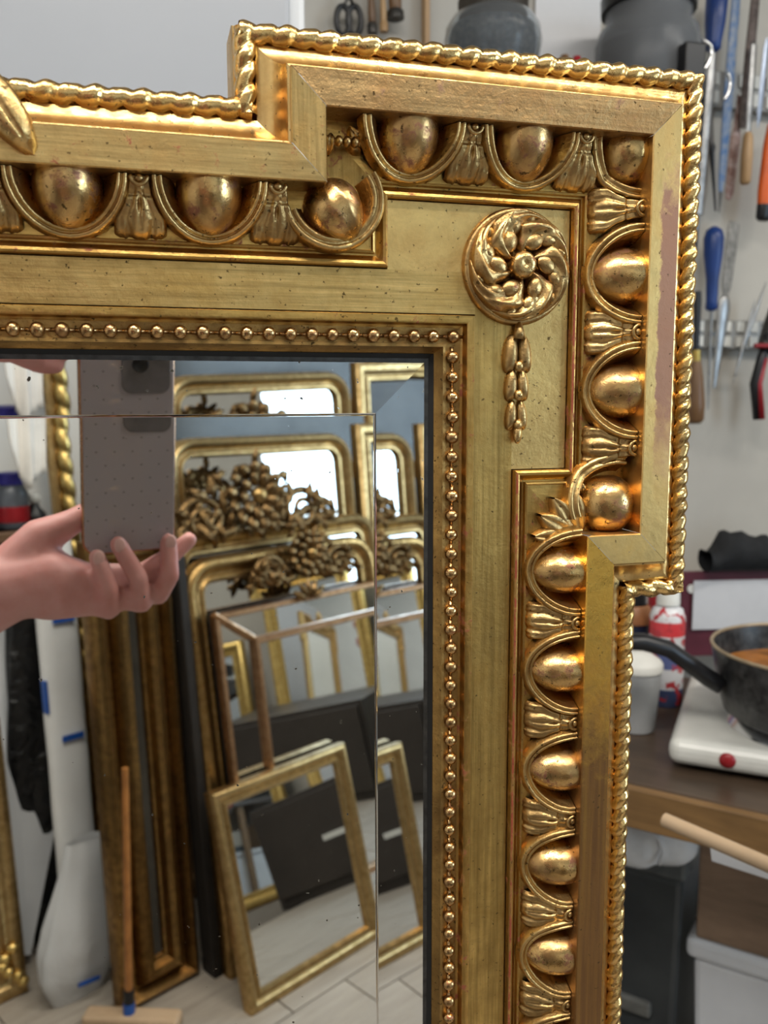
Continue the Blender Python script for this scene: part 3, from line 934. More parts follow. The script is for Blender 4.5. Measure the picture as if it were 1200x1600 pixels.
# --- things hanging above, between cabinet and batten
hy = .955
def hang_rod(name, label, cat, pts, rads, mat, flat=1.0):
    return tag(MB().tube(pts, rads, 12, True, None, flat).build(name, mat, None, 60), label, cat)
sc_ = thing('scissors', 'black handled scissors hanging on the wall beside the cabinet', 'scissors', at(545, 30, hy))
for s in (-1, 1):
    c0 = at(545+s*9, 32, hy)
    ring = [(c0.x+.010*cos(q), hy, c0.z+.020*sin(q)) for q in [2*pi*k/16 for k in range(16)]]
    MB().tube(ring, .0045, 8, closed=True).build('grip', BLACKP, sc_, 180)
    MB().tube([(c0.x, hy, c0.z+.018), at(545-s*2, -10, hy), at(545-s*8, -60, hy)], [.005, .004, .001], 8, flat=.4).build('blade', DARKSTEEL, sc_, 60)
for kk, (px, w, top, bot, lb) in enumerate(((578, 7, -60, 52, 'thin brown brush handle hanging beside the scissors'), (596, 6, -60, 50, 'pale brown stick hanging between two brush handles'), (614, 12, -70, 30, 'thick dark bristle brush hanging left of the batten'))):
    a, b_ = at(px, top, hy), at(px+4, bot, hy)
    br = thing('hanging_brush', lb, 'brush', b_)
    L = (a-b_).length; r = w*.00085
    MB().lathe([(r*.4, 0), (r*.9, L*.05), (r, L*.3), (r*.7, L*.6), (r*.5, L)], 12, along(b_, a)).build('handle', (DARKWOOD, BEECH, DARKWOOD)[kk], br, 60)
    MB().lathe([(r*1.3, 0), (r*1.25, L*.12), (r*.8, L*.16)], 12, along(b_, b_+(a-b_)*.999)).build('ferrule', (DARKSTEEL, BEECH, DARKSTEEL)[kk], br, 60)

# --- tool rails and tools on the wall
def rail(pyc, hpx, label, x0px, x1px):
    a = at(x0px, pyc, .955); z = a.z
    th = thing('tool_rail', label, 'rail', (a.x, .96, z))
    x1 = at(1200, pyc, .955).x+.35
    x0 = a.x
    hh = hpx*.00105
    MB().box(((x0+x1)/2, .968, z), (x1-x0, .018, hh)).build('strip', RAILM, th, 0, .001)
    k = 0
    x = x0+.012
    s0 = None
    while x < x1-.01:
        for s in (-1, 1):
            M = Matrix.Translation((x, .957, z+s*hh*.26))
            if s0 is None: s0 = MB().box((0, 0, 0), (.016, .005, hh*.36)).build('slot_block', RAILW, th, 0, .001, M)
            else: copy_part(s0, th, M)
        x += .0275
    return z
zr1 = rail(128, 54, 'upper grey tool rail with white slots on the wall', 1040, 1200)
zr2 = rail(520, 46, 'lower grey tool rail with white slots on the wall', 1040, 1200)
TY = .930
def lathe_tool(name, label, cat, px_top, px_bot, parts, Y=TY):
    """parts: (name, t0, t1, [(t, r)...], mat) along the axis from bottom (0) to top (1)"""
    a = at(*px_bot, Y); b_ = at(*px_top, Y); L = (b_-a).length
    th = thing(name, label, cat, a)
    M = along(a, b_)
    for nm, prof, mat, flat in parts:
        mb = MB().lathe([(r, t_*L) for t_, r in prof], 16)
        o = mb.build(nm, mat, th, 60, 0, M @ Matrix.Diagonal((1, flat, 1, 1)))
    return th
lathe_tool('screwdriver', 'blue handled screwdriver hanging from the upper rail', 'screwdriver', (1122, -20), (1092, 335),
    [('handle', [(.72, .007), (.735, .0125), (.76, .0125), (.85, .0165), (.95, .018), (1, .010)], BLUEP, 1), ('shaft', [(0, .0075), (.25, .0085), (.45, .0085), (.60, .009), (.735, .0065)], STEEL, .5)])
lathe_tool('painted_file', 'long flat file with chipped blue paint hanging on the upper rail', 'file', (1152, -30), (1126, 300),
    [('blade', [(0, .004), (.05, .0065), (.4, .009), (.97, .0085), (1, .004)], BLUEPAINT, .35), ('tang', [(-.10, .001), (0, .004)], DARKSTEEL, .5)])
lathe_tool('rasp', 'dark brown rasp hanging on the upper rail', 'rasp', (1184, -40), (1160, 200),
    [('blade', [(0, .006), (.1, .0085), (.5, .0095), (.95, .008), (1, .004)], plain('rasp_steel', (.14, .11, .10), .5, .6, .2, 120, .4), .4)])
lathe_tool('chisel', 'chisel with a pale wooden handle hanging head down on the upper rail', 'chisel', (1178, 66), (1164, 288),
    [('handle', [(0, .006), (.02, .0088), (.2, .0095), (.34, .008), (.37, .005)], BEECH, 1), ('blade', [(.37, .004), (.5, .005), (.98, .006), (1, .003)], STEEL, .4)], .915)
lathe_tool('rusty_scraper', 'mottled rusty scraper hanging below the upper rail', 'scraper', (1157, 150), (1138, 312),
    [('blade', [(0, .005), (.08, .0085), (.6, .010), (.68, .007), (1, .0055)], RUST, .35)], .94)
lathe_tool('utility_knife', 'orange handled knife with a black end at the right edge', 'knife', (1208, 195), (1192, 345),
    [('handle', [(.16, .0135), (.3, .015), (.8, .0135), (1, .010)], ORANGEP, .7), ('end_cap', [(0, .010), (.03, .0135), (.165, .0137)], BLACKP, .7)])
lathe_tool('steel_ruler', 'long grey steel ruler hanging behind the frame corner', 'ruler', (1104, 120), (1082, 400),
    [('blade', [(0, .007), (.01, .0085), (.98, .0085), (1, .006)], plain('ruler_steel', (.20, .22, .25), .35, .9, .1, 30), .2)], .945)
lathe_tool('marking_knife', 'thin bluish blade hanging at the far right of the upper rail', 'blade', (1199, 60), (1184, 200),
    [('blade', [(0, .001), (.2, .005), (.9, .006), (1, .003)], plain('blue_steel', (.28, .32, .40), .35, .9, .1, 40), .3)])
lathe_tool('black_pliers_shaft', 'black round punch hanging just right of the frame corner', 'punch', (1106, 148), (1118, 330),
    [('body', [(0, .0015), (.35, .003), (.5, .0045), (.55, .007), (.6, .0045), (1, .005)], BLACKP, 1)], .935)
# hooks
def hook(label, p0, p1, p2, p3, Y):
    pts = []
    P = [at(*p, Y) for p in (p0, p1, p2, p3)]
    for k in range(15):
        t_ = k/14; u_ = 1-t_
        pts.append(P[0]*u_**3+P[1]*3*u_*u_*t_+P[2]*3*u_*t_*t_+P[3]*t_**3)
    tag(MB().tube(pts, .0028, 10).build('wire_hook', CHROME, None, 180), label, 'hook')
hook('bright bent wire hook beside the black box', (1098, 64), (1120, 68), (1112, 98), (1096, 112), .79)
hook('bright bent wire hook in front of the upper rail', (1136, 114), (1146, 128), (1138, 150), (1130, 156), .90)
# lower rail tools
lathe_tool('awl', 'blue handled awl hanging from the lower rail', 'awl', (1116, 354), (1106, 640),
    [('handle', [(.545, .006), (.56, .0105), (.60, .0095), (.72, .0105), (.85, .0155), (.94, .0165), (.98, .013), (1, .004)], BLUEP, 1), ('shaft', [(0, .0008), (.2, .002), (.55, .0024)], STEEL, 1)], .925)
lathe_tool('palette_knife', 'grey palette knife hanging beside the blue awl', 'knife', (1147, 346), (1116, 606),
    [('blade', [(.56, .005), (.62, .010), (.80, .0115), (.98, .0115), (1, .008)], plain('plaster_grey', (.30, .29, .27), .6, .3, .2, 80, .3), .25), ('handle', [(0, .003), (.10, .0055), (.48, .0125), (.53, .010), (.56, .005)], STEEL, .35)], .94)
for kk, (a, b_, lb) in enumerate((((1197, 440), (1150, 575), 'thin steel dental pick leaning on the lower rail'), ((1180, 468), (1145, 600), 'fine pointed steel probe beside the dental pick'))):
    lathe_tool('steel_probe', lb, 'probe', a, b_, [('shaft', [(0, .0005), (.15, .0018), (.35, .0032), (.65, .0036), (.85, .002), (1, .0006)], STEEL, 1)], .93)
lathe_tool('gouge', 'gouge with a brown wooden handle hanging beside the frame edge', 'gouge', (1090, 455), (1085, 662),
    [('handle', [(0, .010), (.03, .0155), (.15, .0165), (.35, .0125), (.46, .009), (.50, .008)], DARKWOOD, 1), ('ferrule', [(.46, .0088), (.56, .0075)], plain('brass_ferrule', (.5, .35, .1), .35, 1), 1), ('blade', [(.54, .0055), (.95, .007), (1, .006)], BLACKP, .8)], .92)
pl_ = thing('pliers', 'pliers with red and black grips hanging at the right edge', 'pliers', at(1192, 560, .92))
for s, pts in ((0, [(1200, 520), (1190, 560), (1180, 600), (1184, 655)]), (1, [(1196, 520), (1212, 560), (1222, 610), (1216, 660)])):
    P = [at(*p, .92-.008*s) for p in pts]
    MB().tube(P, [.006, .0085, .0095, .008], 12).build('grip', BLACKP, pl_, 180)
    Q = [p+Vector((.003, -.006, 0)) for p in P[1:]]
    MB().tube(Q, [.004, .0055, .006], 10).build('grip_inlay', REDP, pl_, 180)
MB().tube([at(1190, 545, .92), at(1205, 500, .92), at(1212, 460, .92)], [.012, .014, .004], 12, flat=.6).build('jaw', DARKSTEEL, pl_, 60)
pp = at(1190, 545, .905)
MB().tube([pp+Vector((-.014, 0, .005)), pp+Vector((.02, 0, .005))], .004, 8).build('collar', REDP, pl_, 60)

# --- work table (turned about 46 degrees) with hot plate, pan, cup, spray can
TE = Vector((.684, -.7295, 0)); TN = Vector((.7295, .684, 0))
ZT = H-.42
def on_z(px, py, z):
    v = ray(px, py); return CAM + v*((z-CAM.z)/v.z)
TO = on_z(975, 1222, ZT)
TO.z = 0
def tw(a, b_, z): return TO + TE*a + TN*b_ + Vector((0, 0, z))
def tmat(a, b_, z): return Matrix(((TE.x, TN.x, 0, tw(a, b_, 0).x), (TE.y, TN.y, 0, tw(a, b_, 0).y), (0, 0, 1, z), (0, 0, 0, 1)))
TABLE = wood('dark_table_top', (.085, .055, .035), (.045, .03, .02), .35, (4, 40, 40))
TABEDGE = wood('table_edge_wood', (.24, .135, .05), (.14, .075, .028), .5, (4, 40, 40))
tb = thing('work_table', 'dark wooden work table under the hot plate', 'table', tw(.2, .25, 0))
MB().box((.13, .21, ZT-.014), (.62, .42, .028)).build('table_top', TABLE, tb, 0, .003, tmat(0, 0, 0))
MB().box((.13, -.004, ZT-.024), (.62, .012, .046)).build('edge_strip', TABEDGE, tb, 0, .002, tmat(0, 0, 0))
for a, b_ in ((-.15, .03), (.41, .03), (-.15, .38), (.41, .38)):
    MB().box((a, b_, (ZT-.028)/2), (.04, .04, ZT-.028)).build('leg', TABEDGE, tb, 0, .003, tmat(0, 0, 0))
HOTM = plain('cream_enamel', (.70, .70, .66), .28, 0, .05, 14)
hpz = ZT
hc = on_z(1060, 1204, ZT); ha = (hc-TO).dot(TE)-.012; hb = (hc-TO).dot(TN)-.004
hp = thing('hot_plate', 'white electric hot plate with a round red lamp on the table', 'hot plate', tw(ha+.13, hb+.13, ZT))
HM = tmat(ha, hb, ZT) @ Matrix.Rotation(radians(7), 4, 'Z')
MB().box((.14, .145, .0215), (.28, .29, .030)).build('body', HOTM, hp, 0, .012, HM, 4)
MB().box((.14, .145, .0035), (.24, .25, .007)).build('foot', BLACKP, hp, 0, .003, HM)
rl_ = (on_z(1123, 1210, ZT+.035)-TO)
MB().lathe([(.0001, .004), (.006, .0035), (.0085, .001), (.009, 0)], 18, HM @ Matrix.Translation((.064, -.0005, .022)) @ Matrix.Rotation(radians(90), 4, 'X')).build('indicator_lamp', REDP, hp, 60)
pz = ZT+.0495; R_ = .116; PH_ = .083
pL = on_z(1111, 1000, pz+PH_)
pan_c = pL + Vector((.80, -.60, 0))*R_
MB().lathe([(.0001, .018), (.080, .018), (.088, .013), (.095, .003), (.10, 0), (.102, -.004)], 40, Matrix.Translation((pan_c.x, pan_c.y, ZT+.0310))).build('burner_plate', CHROME, hp, 50)
# frying pan with reddish brown glaze
PANM = plain('speckled_black_pan', (.014, .014, .015), .32, 0, .1, 90, c2=(.06, .06, .06))
pan = thing('saucepan', 'black speckled pan with a curved handle and orange brown contents', 'pan', (pan_c.x, pan_c.y, pz))
PM = Matrix.Translation((pan_c.x, pan_c.y, pz))
MB().lathe([(.0001, 0), (R_*.78, 0), (R_*.86, .006), (R_*.93, .034), (R_, PH_-.003), (R_*1.005, PH_), (R_*.985, PH_), (R_*.915, .036), (R_*.85, .009), (.0001, .007)], 48, PM, False).build('body', PANM, pan, 50)
MB().tube([PM @ Vector((R_*.995*cos(q), R_*.995*sin(q), PH_+.0005)) for q in [2*pi*k/48 for k in range(48)]], .0022, 8, closed=True).build('rim', plain('tan_rim', (.40, .31, .20), .35, .3, .1, 40), pan, 180)
MB().lathe([(.0001, .052), (R_*.5, .052), (R_*.945, .0525)], 40, PM, False).build('glaze', plain('orange_brown_glaze', (.42, .16, .035), .3, 0, .25, 26, .25), pan, 180)
yh = pan_c.y+.035
hpts = [at(1128, 1072, yh-.01), at(1105, 1058, yh), at(1078, 1038, yh), at(1045, 1014, yh+.005), at(1005, 1003, yh+.01), at(930, 1000, yh+.02)]
MB().tube(hpts, [.012, .0125, .0115, .0115, .0115, .0105], 12, flat=.85).build('handle', BLACKP, pan, 180)
# cup
cq = on_z(992, 1138, ZT)
CUPM = plain('milky_plastic', (.62, .64, .66), .4, 0, .05, 20, trans=.2)
cp_ = thing('plastic_cup', 'tapered white plastic cup with a lid beside the hot plate', 'cup', (cq.x, cq.y, ZT))
MB().lathe([(.0001, .001), (.024, .001), (.025, .004), (.031, .082), (.0315, .084)], 28, Matrix.Translation((cq.x, cq.y, ZT)), False).build('body', CUPM, cp_, 60)
MB().lathe([(.0325, .080), (.0325, .088), (.030, .092), (.018, .100), (.0001, .102)], 28, Matrix.Translation((cq.x, cq.y, ZT)), False).build('lid', RAILW, cp_, 50)
# spray can with printed label
m_can, t, b = nt('printed_can')
co = coords(t, False)
s = t.nodes.new('ShaderNodeSeparateXYZ'); t.links.new(co, s.inputs[0])
c = ramp(t, mth(t, 'MULTIPLY', s.outputs[2], 5.5), [(0, (.05, .07, .16)), (.14, (.66, .67, .70)), (.30, (.10, .13, .30)), (.42, (.62, .63, .66)), (.55, (.60, .05, .06)), (.66, (.70, .70, .72))], 'CONSTANT')
c = mixc(t, ramp(t, noise(t, co, 60, 3, .5), [(.56, 0.0), (.58, 1.0)]), c, (.45, .04, .05))
t.links.new(c, b.inputs['Base Color']); b.inputs['Roughness'].default_value = .3
kq = on_z(1038, 1098, ZT)
can = thing('spray_can', 'white spray can with red and blue print behind the cup', 'can', (kq.x, kq.y, ZT))
MB().lathe([(.022, 0), (.024, .004), (.024, .125), (.020, .136), (.012, .141)], 26, Matrix.Translation((0, 0, 0))).build('body', m_can, can, 40, 0, Matrix.Translation((kq.x, kq.y, ZT)))
MB().lathe([(.012, .141), (.016, .142), (.015, .172), (.010, .178), (.0001, .178)], 22, Matrix.Translation((kq.x, kq.y, ZT))).build('cap', RAILW, can, 40)
# dark bottle and red tube behind
bq = on_z(985, 1080, ZT)
bt = thing('dark_bottle', 'dark blue bottle with an orange band beside the frame edge', 'bottle', (bq.x, bq.y, ZT))
MB().lathe([(.024, 0), (.026, .005), (.026, .10), (.022, .12), (.016, .13)], 24, Matrix.Translation((bq.x, bq.y, ZT))).build('body', plain('navy_bottle', (.012, .018, .045), .25), bt, 50)
MB().lathe([(.0275, .105), (.0275, .112), (.024, .127), (.020, .131)], 24, Matrix.Translation((bq.x, bq.y, ZT)), False).build('band', plain('orange_band', (.40, .17, .07), .4), bt, 50)
MB().lathe([(.018, .13), (.018, .155), (.0001, .157)], 20, Matrix.Translation((bq.x, bq.y, ZT))).build('cap', BLACKP, bt, 50)
rq = on_z(1022, 1060, ZT)
rt = thing('red_tube', 'tall dark red tube standing behind the spray can', 'tube', (rq.x, rq.y, ZT))
MB().lathe([(.0135, 0), (.0135, .17), (.011, .175), (.0001, .175)], 18, Matrix.Translation((rq.x, rq.y, ZT))).build('body', REDP, rt, 50)
MB().lathe([(.010, .175), (.006, .205), (.0001, .207)], 16, Matrix.Translation((rq.x, rq.y, ZT))).build('nozzle', RAILW, rt, 50)
# maroon folder with white sheet standing at the back, black cloth over it
MAROON = plain('maroon_card', (.115, .02, .035), .5, 0, .12, 20)
P0, P1 = at(1060, 1000, .86), at(1330, 1060, .80)
zb, zt_ = ZT-.03, at(1065, 893, .86).z
fd = thing('maroon_folder', 'maroon card folder standing at the back of the table', 'folder', (P0.x, P0.y, ZT))
dirf = (Vector((P1.x, P1.y, 0))-Vector((P0.x, P0.y, 0))); Lf = dirf.length; dirf.normalize(); nf = Vector((-dirf.y, dirf.x, 0))
FM = Matrix(((dirf.x, nf.x, 0, P0.x), (dirf.y, nf.y, 0, P0.y), (0, 0, 1, 0), (0, 0, 0, 1)))
MB().box((Lf/2, 0, (ZT+zt_)/2), (Lf, .010, zt_-ZT)).build('cover', MAROON, fd, 0, .002, FM)
MB().lathe([(.0001, .002), (.007, .002), (.0075, 0)], 16, FM @ Matrix.Translation((.016, -.006, zt_-.028)) @ Matrix.Rotation(radians(90), 4, 'X')).build('white_dot', RAILW, fd, 0)
ps = MB()
x0p = (at(1082, 930, .85)-P0).dot(dirf)
ps.box((x0p+.10, -.009, zt_-.055), (.20, .003, .082))
tag(ps.build('white_card', plain('card_white', (.60, .61, .64), .35, 0, .04, 10), None, 0, .0005, FM), 'pale card leaning against the maroon folder', 'card')
cl = MB()
ca, cb_ = at(1100, 915, .84), at(1330, 930, .80)
def cloth(u, v):
    top = .050+.018*sin(u*9+.5)+.02*math.exp(-((u-.40)/.12)**2)-.030*math.exp(-((u-.03)/.05)**2)
    p = Vector((ca.x, ca.y, 0)).lerp(Vector((cb_.x, cb_.y, 0)), u)
    q = 2*pi*v
    return (p.x+nf.x*.028*cos(q), p.y+nf.y*.028*cos(q), zt_+.002+(.5+.5*sin(q))*top + .004*sin(u*40+q*3)*(.5+.5*sin(q)))
cl.grid(cloth, 30, 16, False, True)
tag(cl.build('black_cloth', BLACKCLOTH, None, 180), 'crumpled black cloth lying over the maroon folder', 'cloth')

# --- under the table
BINM = plain('grey_white_bin', (.74, .76, .80), .38, 0, .04, 6)
bo = on_z(1072, 1468, .58); ba = (bo-TO).dot(TE)+.01; bb = (bo-TO).dot(TN)
bn = thing('white_bin', 'pale grey lidded plastic bin under the table', 'bin', tw(ba+.15, bb+.15, 0))
BMx = tmat(ba, bb, 0)
mb = MB()
mb.add([(.02, .02, 0), (.28, .02, 0), (.28, .26, 0), (.02, .26, 0), (0, 0, .56), (.30, 0, .56), (.30, .28, .56), (0, .28, .56)], [(3, 2, 1, 0), (0, 1, 5, 4), (1, 2, 6, 5), (2, 3, 7, 6), (3, 0, 4, 7), (4, 5, 6, 7)])
mb.build('body', BINM, bn, 0, .008, BMx)
MB().box((.15, .14, .575), (.318, .298, .03)).build('lid', BINM, bn, 0, .009, BMx, 3)
MB().lathe([(.0001, .002), (.004, .002), (.005, 0)], 12, BMx @ Matrix.Translation((.022, .012, .590))).build('rivet', DARKSTEEL, bn, 0)
BRB = wood('scuffed_brown_board', (.34, .225, .15), (.19, .125, .08), .6, (6, 6, 30), .3)
tag(MB().box((.158, .02, .6868), (.31, .05, .192)).build('wood_block', BRB, None, 0, .003, BMx), 'scuffed brown wooden block resting on the grey bin', 'block')
w0, w1_ = at(1038, 1281, .30), at(1290, 1390, .17)
tag(MB().tube([w0, w0.lerp(w1_, .5), w1_], .0065, 12, flat=1.0).build('wooden_stick', wood('bare_stick', (.55, .40, .26), (.46, .32, .19), .55, (3, 3, 3)), None, 60), 'bare round wooden stick sticking out under the table edge', 'stick')
s0_, s1_ = at(1112, 1332, .318), at(1240, 1372, .23)
dv = s1_-s0_
tag(MB().box((0, 0, 0), (dv.length, .003, .016)).build('paper_strip', plain('strip_white', (.62, .63, .66), .5, 0, .03, 10), None, 0, .0005, Matrix.Translation((s0_+s1_)/2) @ Matrix.Rotation(atan2(dv.y, dv.x), 4, 'Z') @ Matrix.Rotation(-math.asin(dv.z/dv.length), 4, 'Y')), 'white paper strip on the front of the wooden block', 'strip')
# dark crate with a bag on it
DK = plain('dark_grey_crate', (.055, .06, .062), .3, 0, .12, 8, c2=(.03, .033, .036))
dko = on_z(1068, 1345, .70)
da = (dko-TO).dot(TE); db = (dko-TO).dot(TN)
dk = thing('dark_crate', 'dark grey plastic crate beside the frame under the table', 'crate', tw(da-.12, db+.1, 0))
DM = tmat(da, db, 0)
mb = MB()
mb.add([(-.26, .02, 0), (-.015, .02, 0), (-.015, .22, 0), (-.26, .22, 0), (-.28, 0, .67), (0, 0, .67), (0, .24, .67), (-.28, .24, .67)], [(3, 2, 1, 0), (0, 1, 5, 4), (1, 2, 6, 5), (2, 3, 7, 6), (3, 0, 4, 7), (4, 5, 6, 7)])
mb.build('body', DK, dk, 0, .008, DM)
MB().box((-.14, .12, .685), (.29, .25, .03)).build('rim', plain('crate_rim', (.13, .14, .14), .3), dk, 0, .006, DM)
MB().box((-.12, .004, .47), (.17, .014, .022)).build('grip_ledge', plain('crate_ledge', (.15, .15, .14), .4), dk, 0, .004, DM)
bgc = on_z(992, 1332, .702)
BAGM = plain('white_plastic_bag', (.90, .91, .93), .28, 0, .06, 20, .4)
bg = thing('plastic_bag', 'knotted white plastic bag on the dark crate', 'bag', bgc)
mb = MB()
def bagf(u, v):
    q = 2*pi*u; th = pi*v
    r = .082*sin(th)**.75*(1+.07*sin(5*q+3*v)+.05*sin(9*q))
    return (bgc.x+r*cos(q), bgc.y+r*sin(q), bgc.z+.046*(1-cos(th))*(1+.05*sin(7*q)))
mb.grid(bagf, 40, 16, True)
mb.build('body', BAGM, bg, 180)
kp = at(1030, 1318, .37)
MB().tube([at(1012, 1296, bgc.y-.075), at(1030, 1310, bgc.y-.08), at(1036, 1330, bgc.y-.082), at(1030, 1350, bgc.y-.08)], [.004, .005, .004, .005], 8, flat=.4).build('tie', BAGM, bg, 180)
# ------------------------------------------------------------------ behind the photographer: what the mirror shows
def lean_M(N, e0, phi):
    """local x along the back wall, y up the leaning face, z out of the face; origin at the lower left front edge"""
    ph = radians(phi)
    w = Vector((0, 0, cos(ph))) - WN*sin(ph)
    nn = w.cross(WE)
    o = WE*e0 + WN*N
    return Matrix(((WE.x, w.x, nn.x, o.x), (WE.y, w.y, nn.y, o.y), (WE.z, w.z, nn.z, o.z), (0, 0, 0, 1)))
def rr_path(W, L, r, n=8, bot=.012):
    """counter-clockwise outline with rounded upper corners"""
    pts = [(0, 0), (W, 0)]
    if r > .001:
        for k in range(n+1):
            q = pi/2*k/n; pts.append((W-r+r*cos(q), L-r+r*sin(q)))
        for k in range(n+1):
            q = pi/2+pi/2*k/n; pts.append((r+r*cos(q), L-r+r*sin(q)))
    else: pts += [(W, L), (0, L)]
    return pts
def sweep2(path, prof):
    """prof: (inset, z). closed path"""
    P = [Vector(p) for p in path]; n = len(P); m = len(prof)
    nrm = []
    for i in range(n):
        d1 = (P[i]-P[i-1]).normalized(); d2 = (P[(i+1) % n]-P[i]).normalized()
        n1 = Vector((-d1.y, d1.x)); n2 = Vector((-d2.y, d2.x))
        mv = n1+n2; nrm.append(mv/(1+n1.dot(n2)))
    mb = MB()
    vs = [(P[i].x+nrm[i].x*o, P[i].y+nrm[i].y*o, z) for i in range(n) for o, z in prof]
    fs = [(i*m+j, ((i+1) % n)*m+j, ((i+1) % n)*m+j+1, i*m+j+1) for i in range(n) for j in range(m-1)]
    mb.add(vs, fs)
    return mb, [(P[i].x+nrm[i].x*prof[-1][0], P[i].y+nrm[i].y*prof[-1][0]) for i in range(n)]
GA = gold('gilt_bronze', (.50, .35, .15), (.28, .18, .065), .33, .05, .2, .6, .12)
GB = gold('gilt_pale', (.58, .44, .22), (.36, .26, .11), .34, .04, .16, .6, .12)
GC = gold('gilt_rosy', (.52, .34, .20), (.34, .20, .11), .36, .08, .2, .6, .12)
GD = gold('gilt_dark_carving', (.30, .20, .095), (.10, .065, .03), .38, .0, .35, .9, .2)
GE = gold('gilt_brown', (.36, .23, .085), (.18, .11, .04), .34, .05, .3, .6, .12)
GY = gold('gilt_yellow', (.85, .66, .26), (.60, .44, .15), .34, .0, .1, .6, .1)
PLATE = mirror_mat('old_mirror_glass', (.80, .82, .82), .012)
DBACK = plain('dark_backing', (.018, .014, .011), .7)
def std_prof(fw, t_):
    """rounded frame section: fw wide, t_ thick"""
    return [(0, -t_), (0, -t_*.35), (fw*.06, -t_*.12), (fw*.20, 0), (fw*.38, -t_*.03), (fw*.52, -t_*.20), (fw*.60, -t_*.34), (fw*.70, -t_*.36), (fw*.78, -t_*.24), (fw*.88, -t_*.24), (fw*.94, -t_*.40), (fw, -t_*.55)]
def thin_prof(fw, t_):
    return [(0, -t_), (0, -t_*.25), (fw*.2, 0), (fw*.8, 0), (fw, -t_*.35), (fw, -t_*.6)]
def lean_mirror(label, N, e0, phi, W, L, fw, t_, r, mat, prof=None, group='mirrors leaning in a stack against the back wall', glass=PLATE):
    M = lean_M(N, e0, phi)
    th = thing('leaning_mirror', label, 'mirror', M @ Vector((W/2, 0, 0)), group)
    pf = prof or std_prof(fw, t_)
    mb, inner = sweep2(rr_path(W, L, r), pf)
    mb.build('frame', mat, th, 40, 0, M)
    zg = pf[-1][1]
    MB().add([(x, y, zg) for x, y in inner], [tuple(range(len(inner)))]).build('glass', glass, th, 0, 0, M)
    ip = [(x, y) for x, y in rr_path(W, L, r)]
    MB().prism([(min(max(x, .004), W-.004), min(max(y, .004), L-.004)) for x, y in ip], -t_-.004, -t_+.001).build('backboard', DBACK, th, 0, 0, M)
    return th, M
def carving(th, M, cx, cy, w, hgt, seed, n=26, mat=None, depth=.03):
    """carved crest: a flower medallion with scrolls and leaves"""
    rnd = random.Random(seed)
    mat = mat or GD
    mb = MB()
    for ring, (np_, rr_, sz, zz) in enumerate(((13, .30, .085, .030), (9, .19, .07, .040))):
        for k in range(np_):
            a = 2*pi*k/np_+ring*.3
            Ml = M @ Matrix.Translation((cx+cos(a)*hgt*rr_, cy+sin(a)*hgt*rr_, zz)) @ Matrix.Rotation(a+.5, 4, 'Z') @ Matrix.Rotation(radians(-28), 4, 'Y')
            mb.ell((0, 0, 0), (hgt*sz*1.5, hgt*sz, .009), 10, 7, Ml)
    mb.build('crest_flower', mat, th, 180)
    MB().ell((cx, cy, .046), (hgt*.10, hgt*.10, .014), 14, 9, M).build('flower_heart', GA, th, 180)
    for s in (-1, 1):
        pts = []
        for k in range(34):
            q = k/33
            a = q*3.6*pi
            rr = hgt*.30*(1-q*.80)
            pts.append((cx+s*(w*.30+rr*cos(a)), cy-hgt*.22+rr*sin(a)*.9, .012+.012*q))
        MB().tube(pts, [.011*(1-.5*k/33) for k in range(34)], 8, M=M).build('scroll', mat, th, 180)
        pts = [(cx+s*w*(.1+.42*k/9), cy-hgt*.30-hgt*.10*sin(k*.9), .016) for k in range(10)]
        MB().tube(pts, [.012*(1-.06*k) for k in range(10)], 8, M=M).build('scroll', mat, th, 180)
    for k in range(n):
        u = rnd.uniform(-1, 1); x = cx+u*w*.5
        y = cy-hgt*.45+rnd.random()*hgt*(1.0-abs(u)*.75)
        a = rnd.uniform(0, 2*pi); l = rnd.uniform(.011, .024)*hgt/.16
        Ml = M @ Matrix.Translation((x, y, .004+rnd.random()*depth*.7)) @ Matrix.Rotation(a, 4, 'Z') @ Matrix.Rotation(rnd.uniform(-.6, .6), 4, 'Y')
        MB().grid(lambda p, q: ((q-.5)*2*l, (p*2-1)*l*.42*sin(pi*min(1, .08+q*.9)), .004+.012*(1-(p*2-1)**2)*sin(pi*q)-.006*math.exp(-((p*2-1)/.2)**2)), 6, 8, M=Ml).build('leaf', mat, th, 180)
lean_mirror('small plain gilt mirror at the front of the leaning stack', -1.078, .827, 15.9, .40, .479, .042, .030, 0, GB)
# bevelled parclose mirror: outer and inner thin frames with glass between
th, M = lean_mirror('mirror with two thin rosy gilt frames, behind the small plain one', -1.167, .909, 9, .81, .839, .018, .030, 0, GC, thin_prof(.016, .020))
mb, inn = sweep2([(.10, .10), (.71, .10), (.71, .765), (.10, .765)], [(0, -.012), (0, .000), (.004, .004), (.012, .004), (.016, -.001), (.016, -.008)])
mb.build('inner_frame', GC, th, 40, 0, M)
for a_, b_ in (((.0, .839), (.10, .765)), ((.81, .839), (.71, .765))):
    MB().tube([M @ Vector((*a_, -.002)), M @ Vector((*b_, .001))], .007, 8).build('corner_strip', GC, th, 60)
for k in range(5):
    a = -1.0+k*.5
    Ml = M @ Matrix.Translation((.275+.035*sin(a), .842+.035*cos(a)-.02, .004)) @ Matrix.Rotation(-a, 4, 'Z')
    MB().grid(lambda p, q: ((p*2-1)*.010*sin(pi*min(1, .1+q*.85)), q*.045-.02, .004+.010*(1-(p*2-1)**2)*sin(pi*min(1, q+.1))), 6, 8, M=Ml).build('crest_leaf', GD, th, 180)
th, M = lean_mirror('arched bronze gilt mirror with a carved crest, nearest of the three arched ones', -1.205, .866, 9, .605, .959, .060, .038, .085, GA)
carving(th, M, .34, .935, .36, .15, 3, 70)
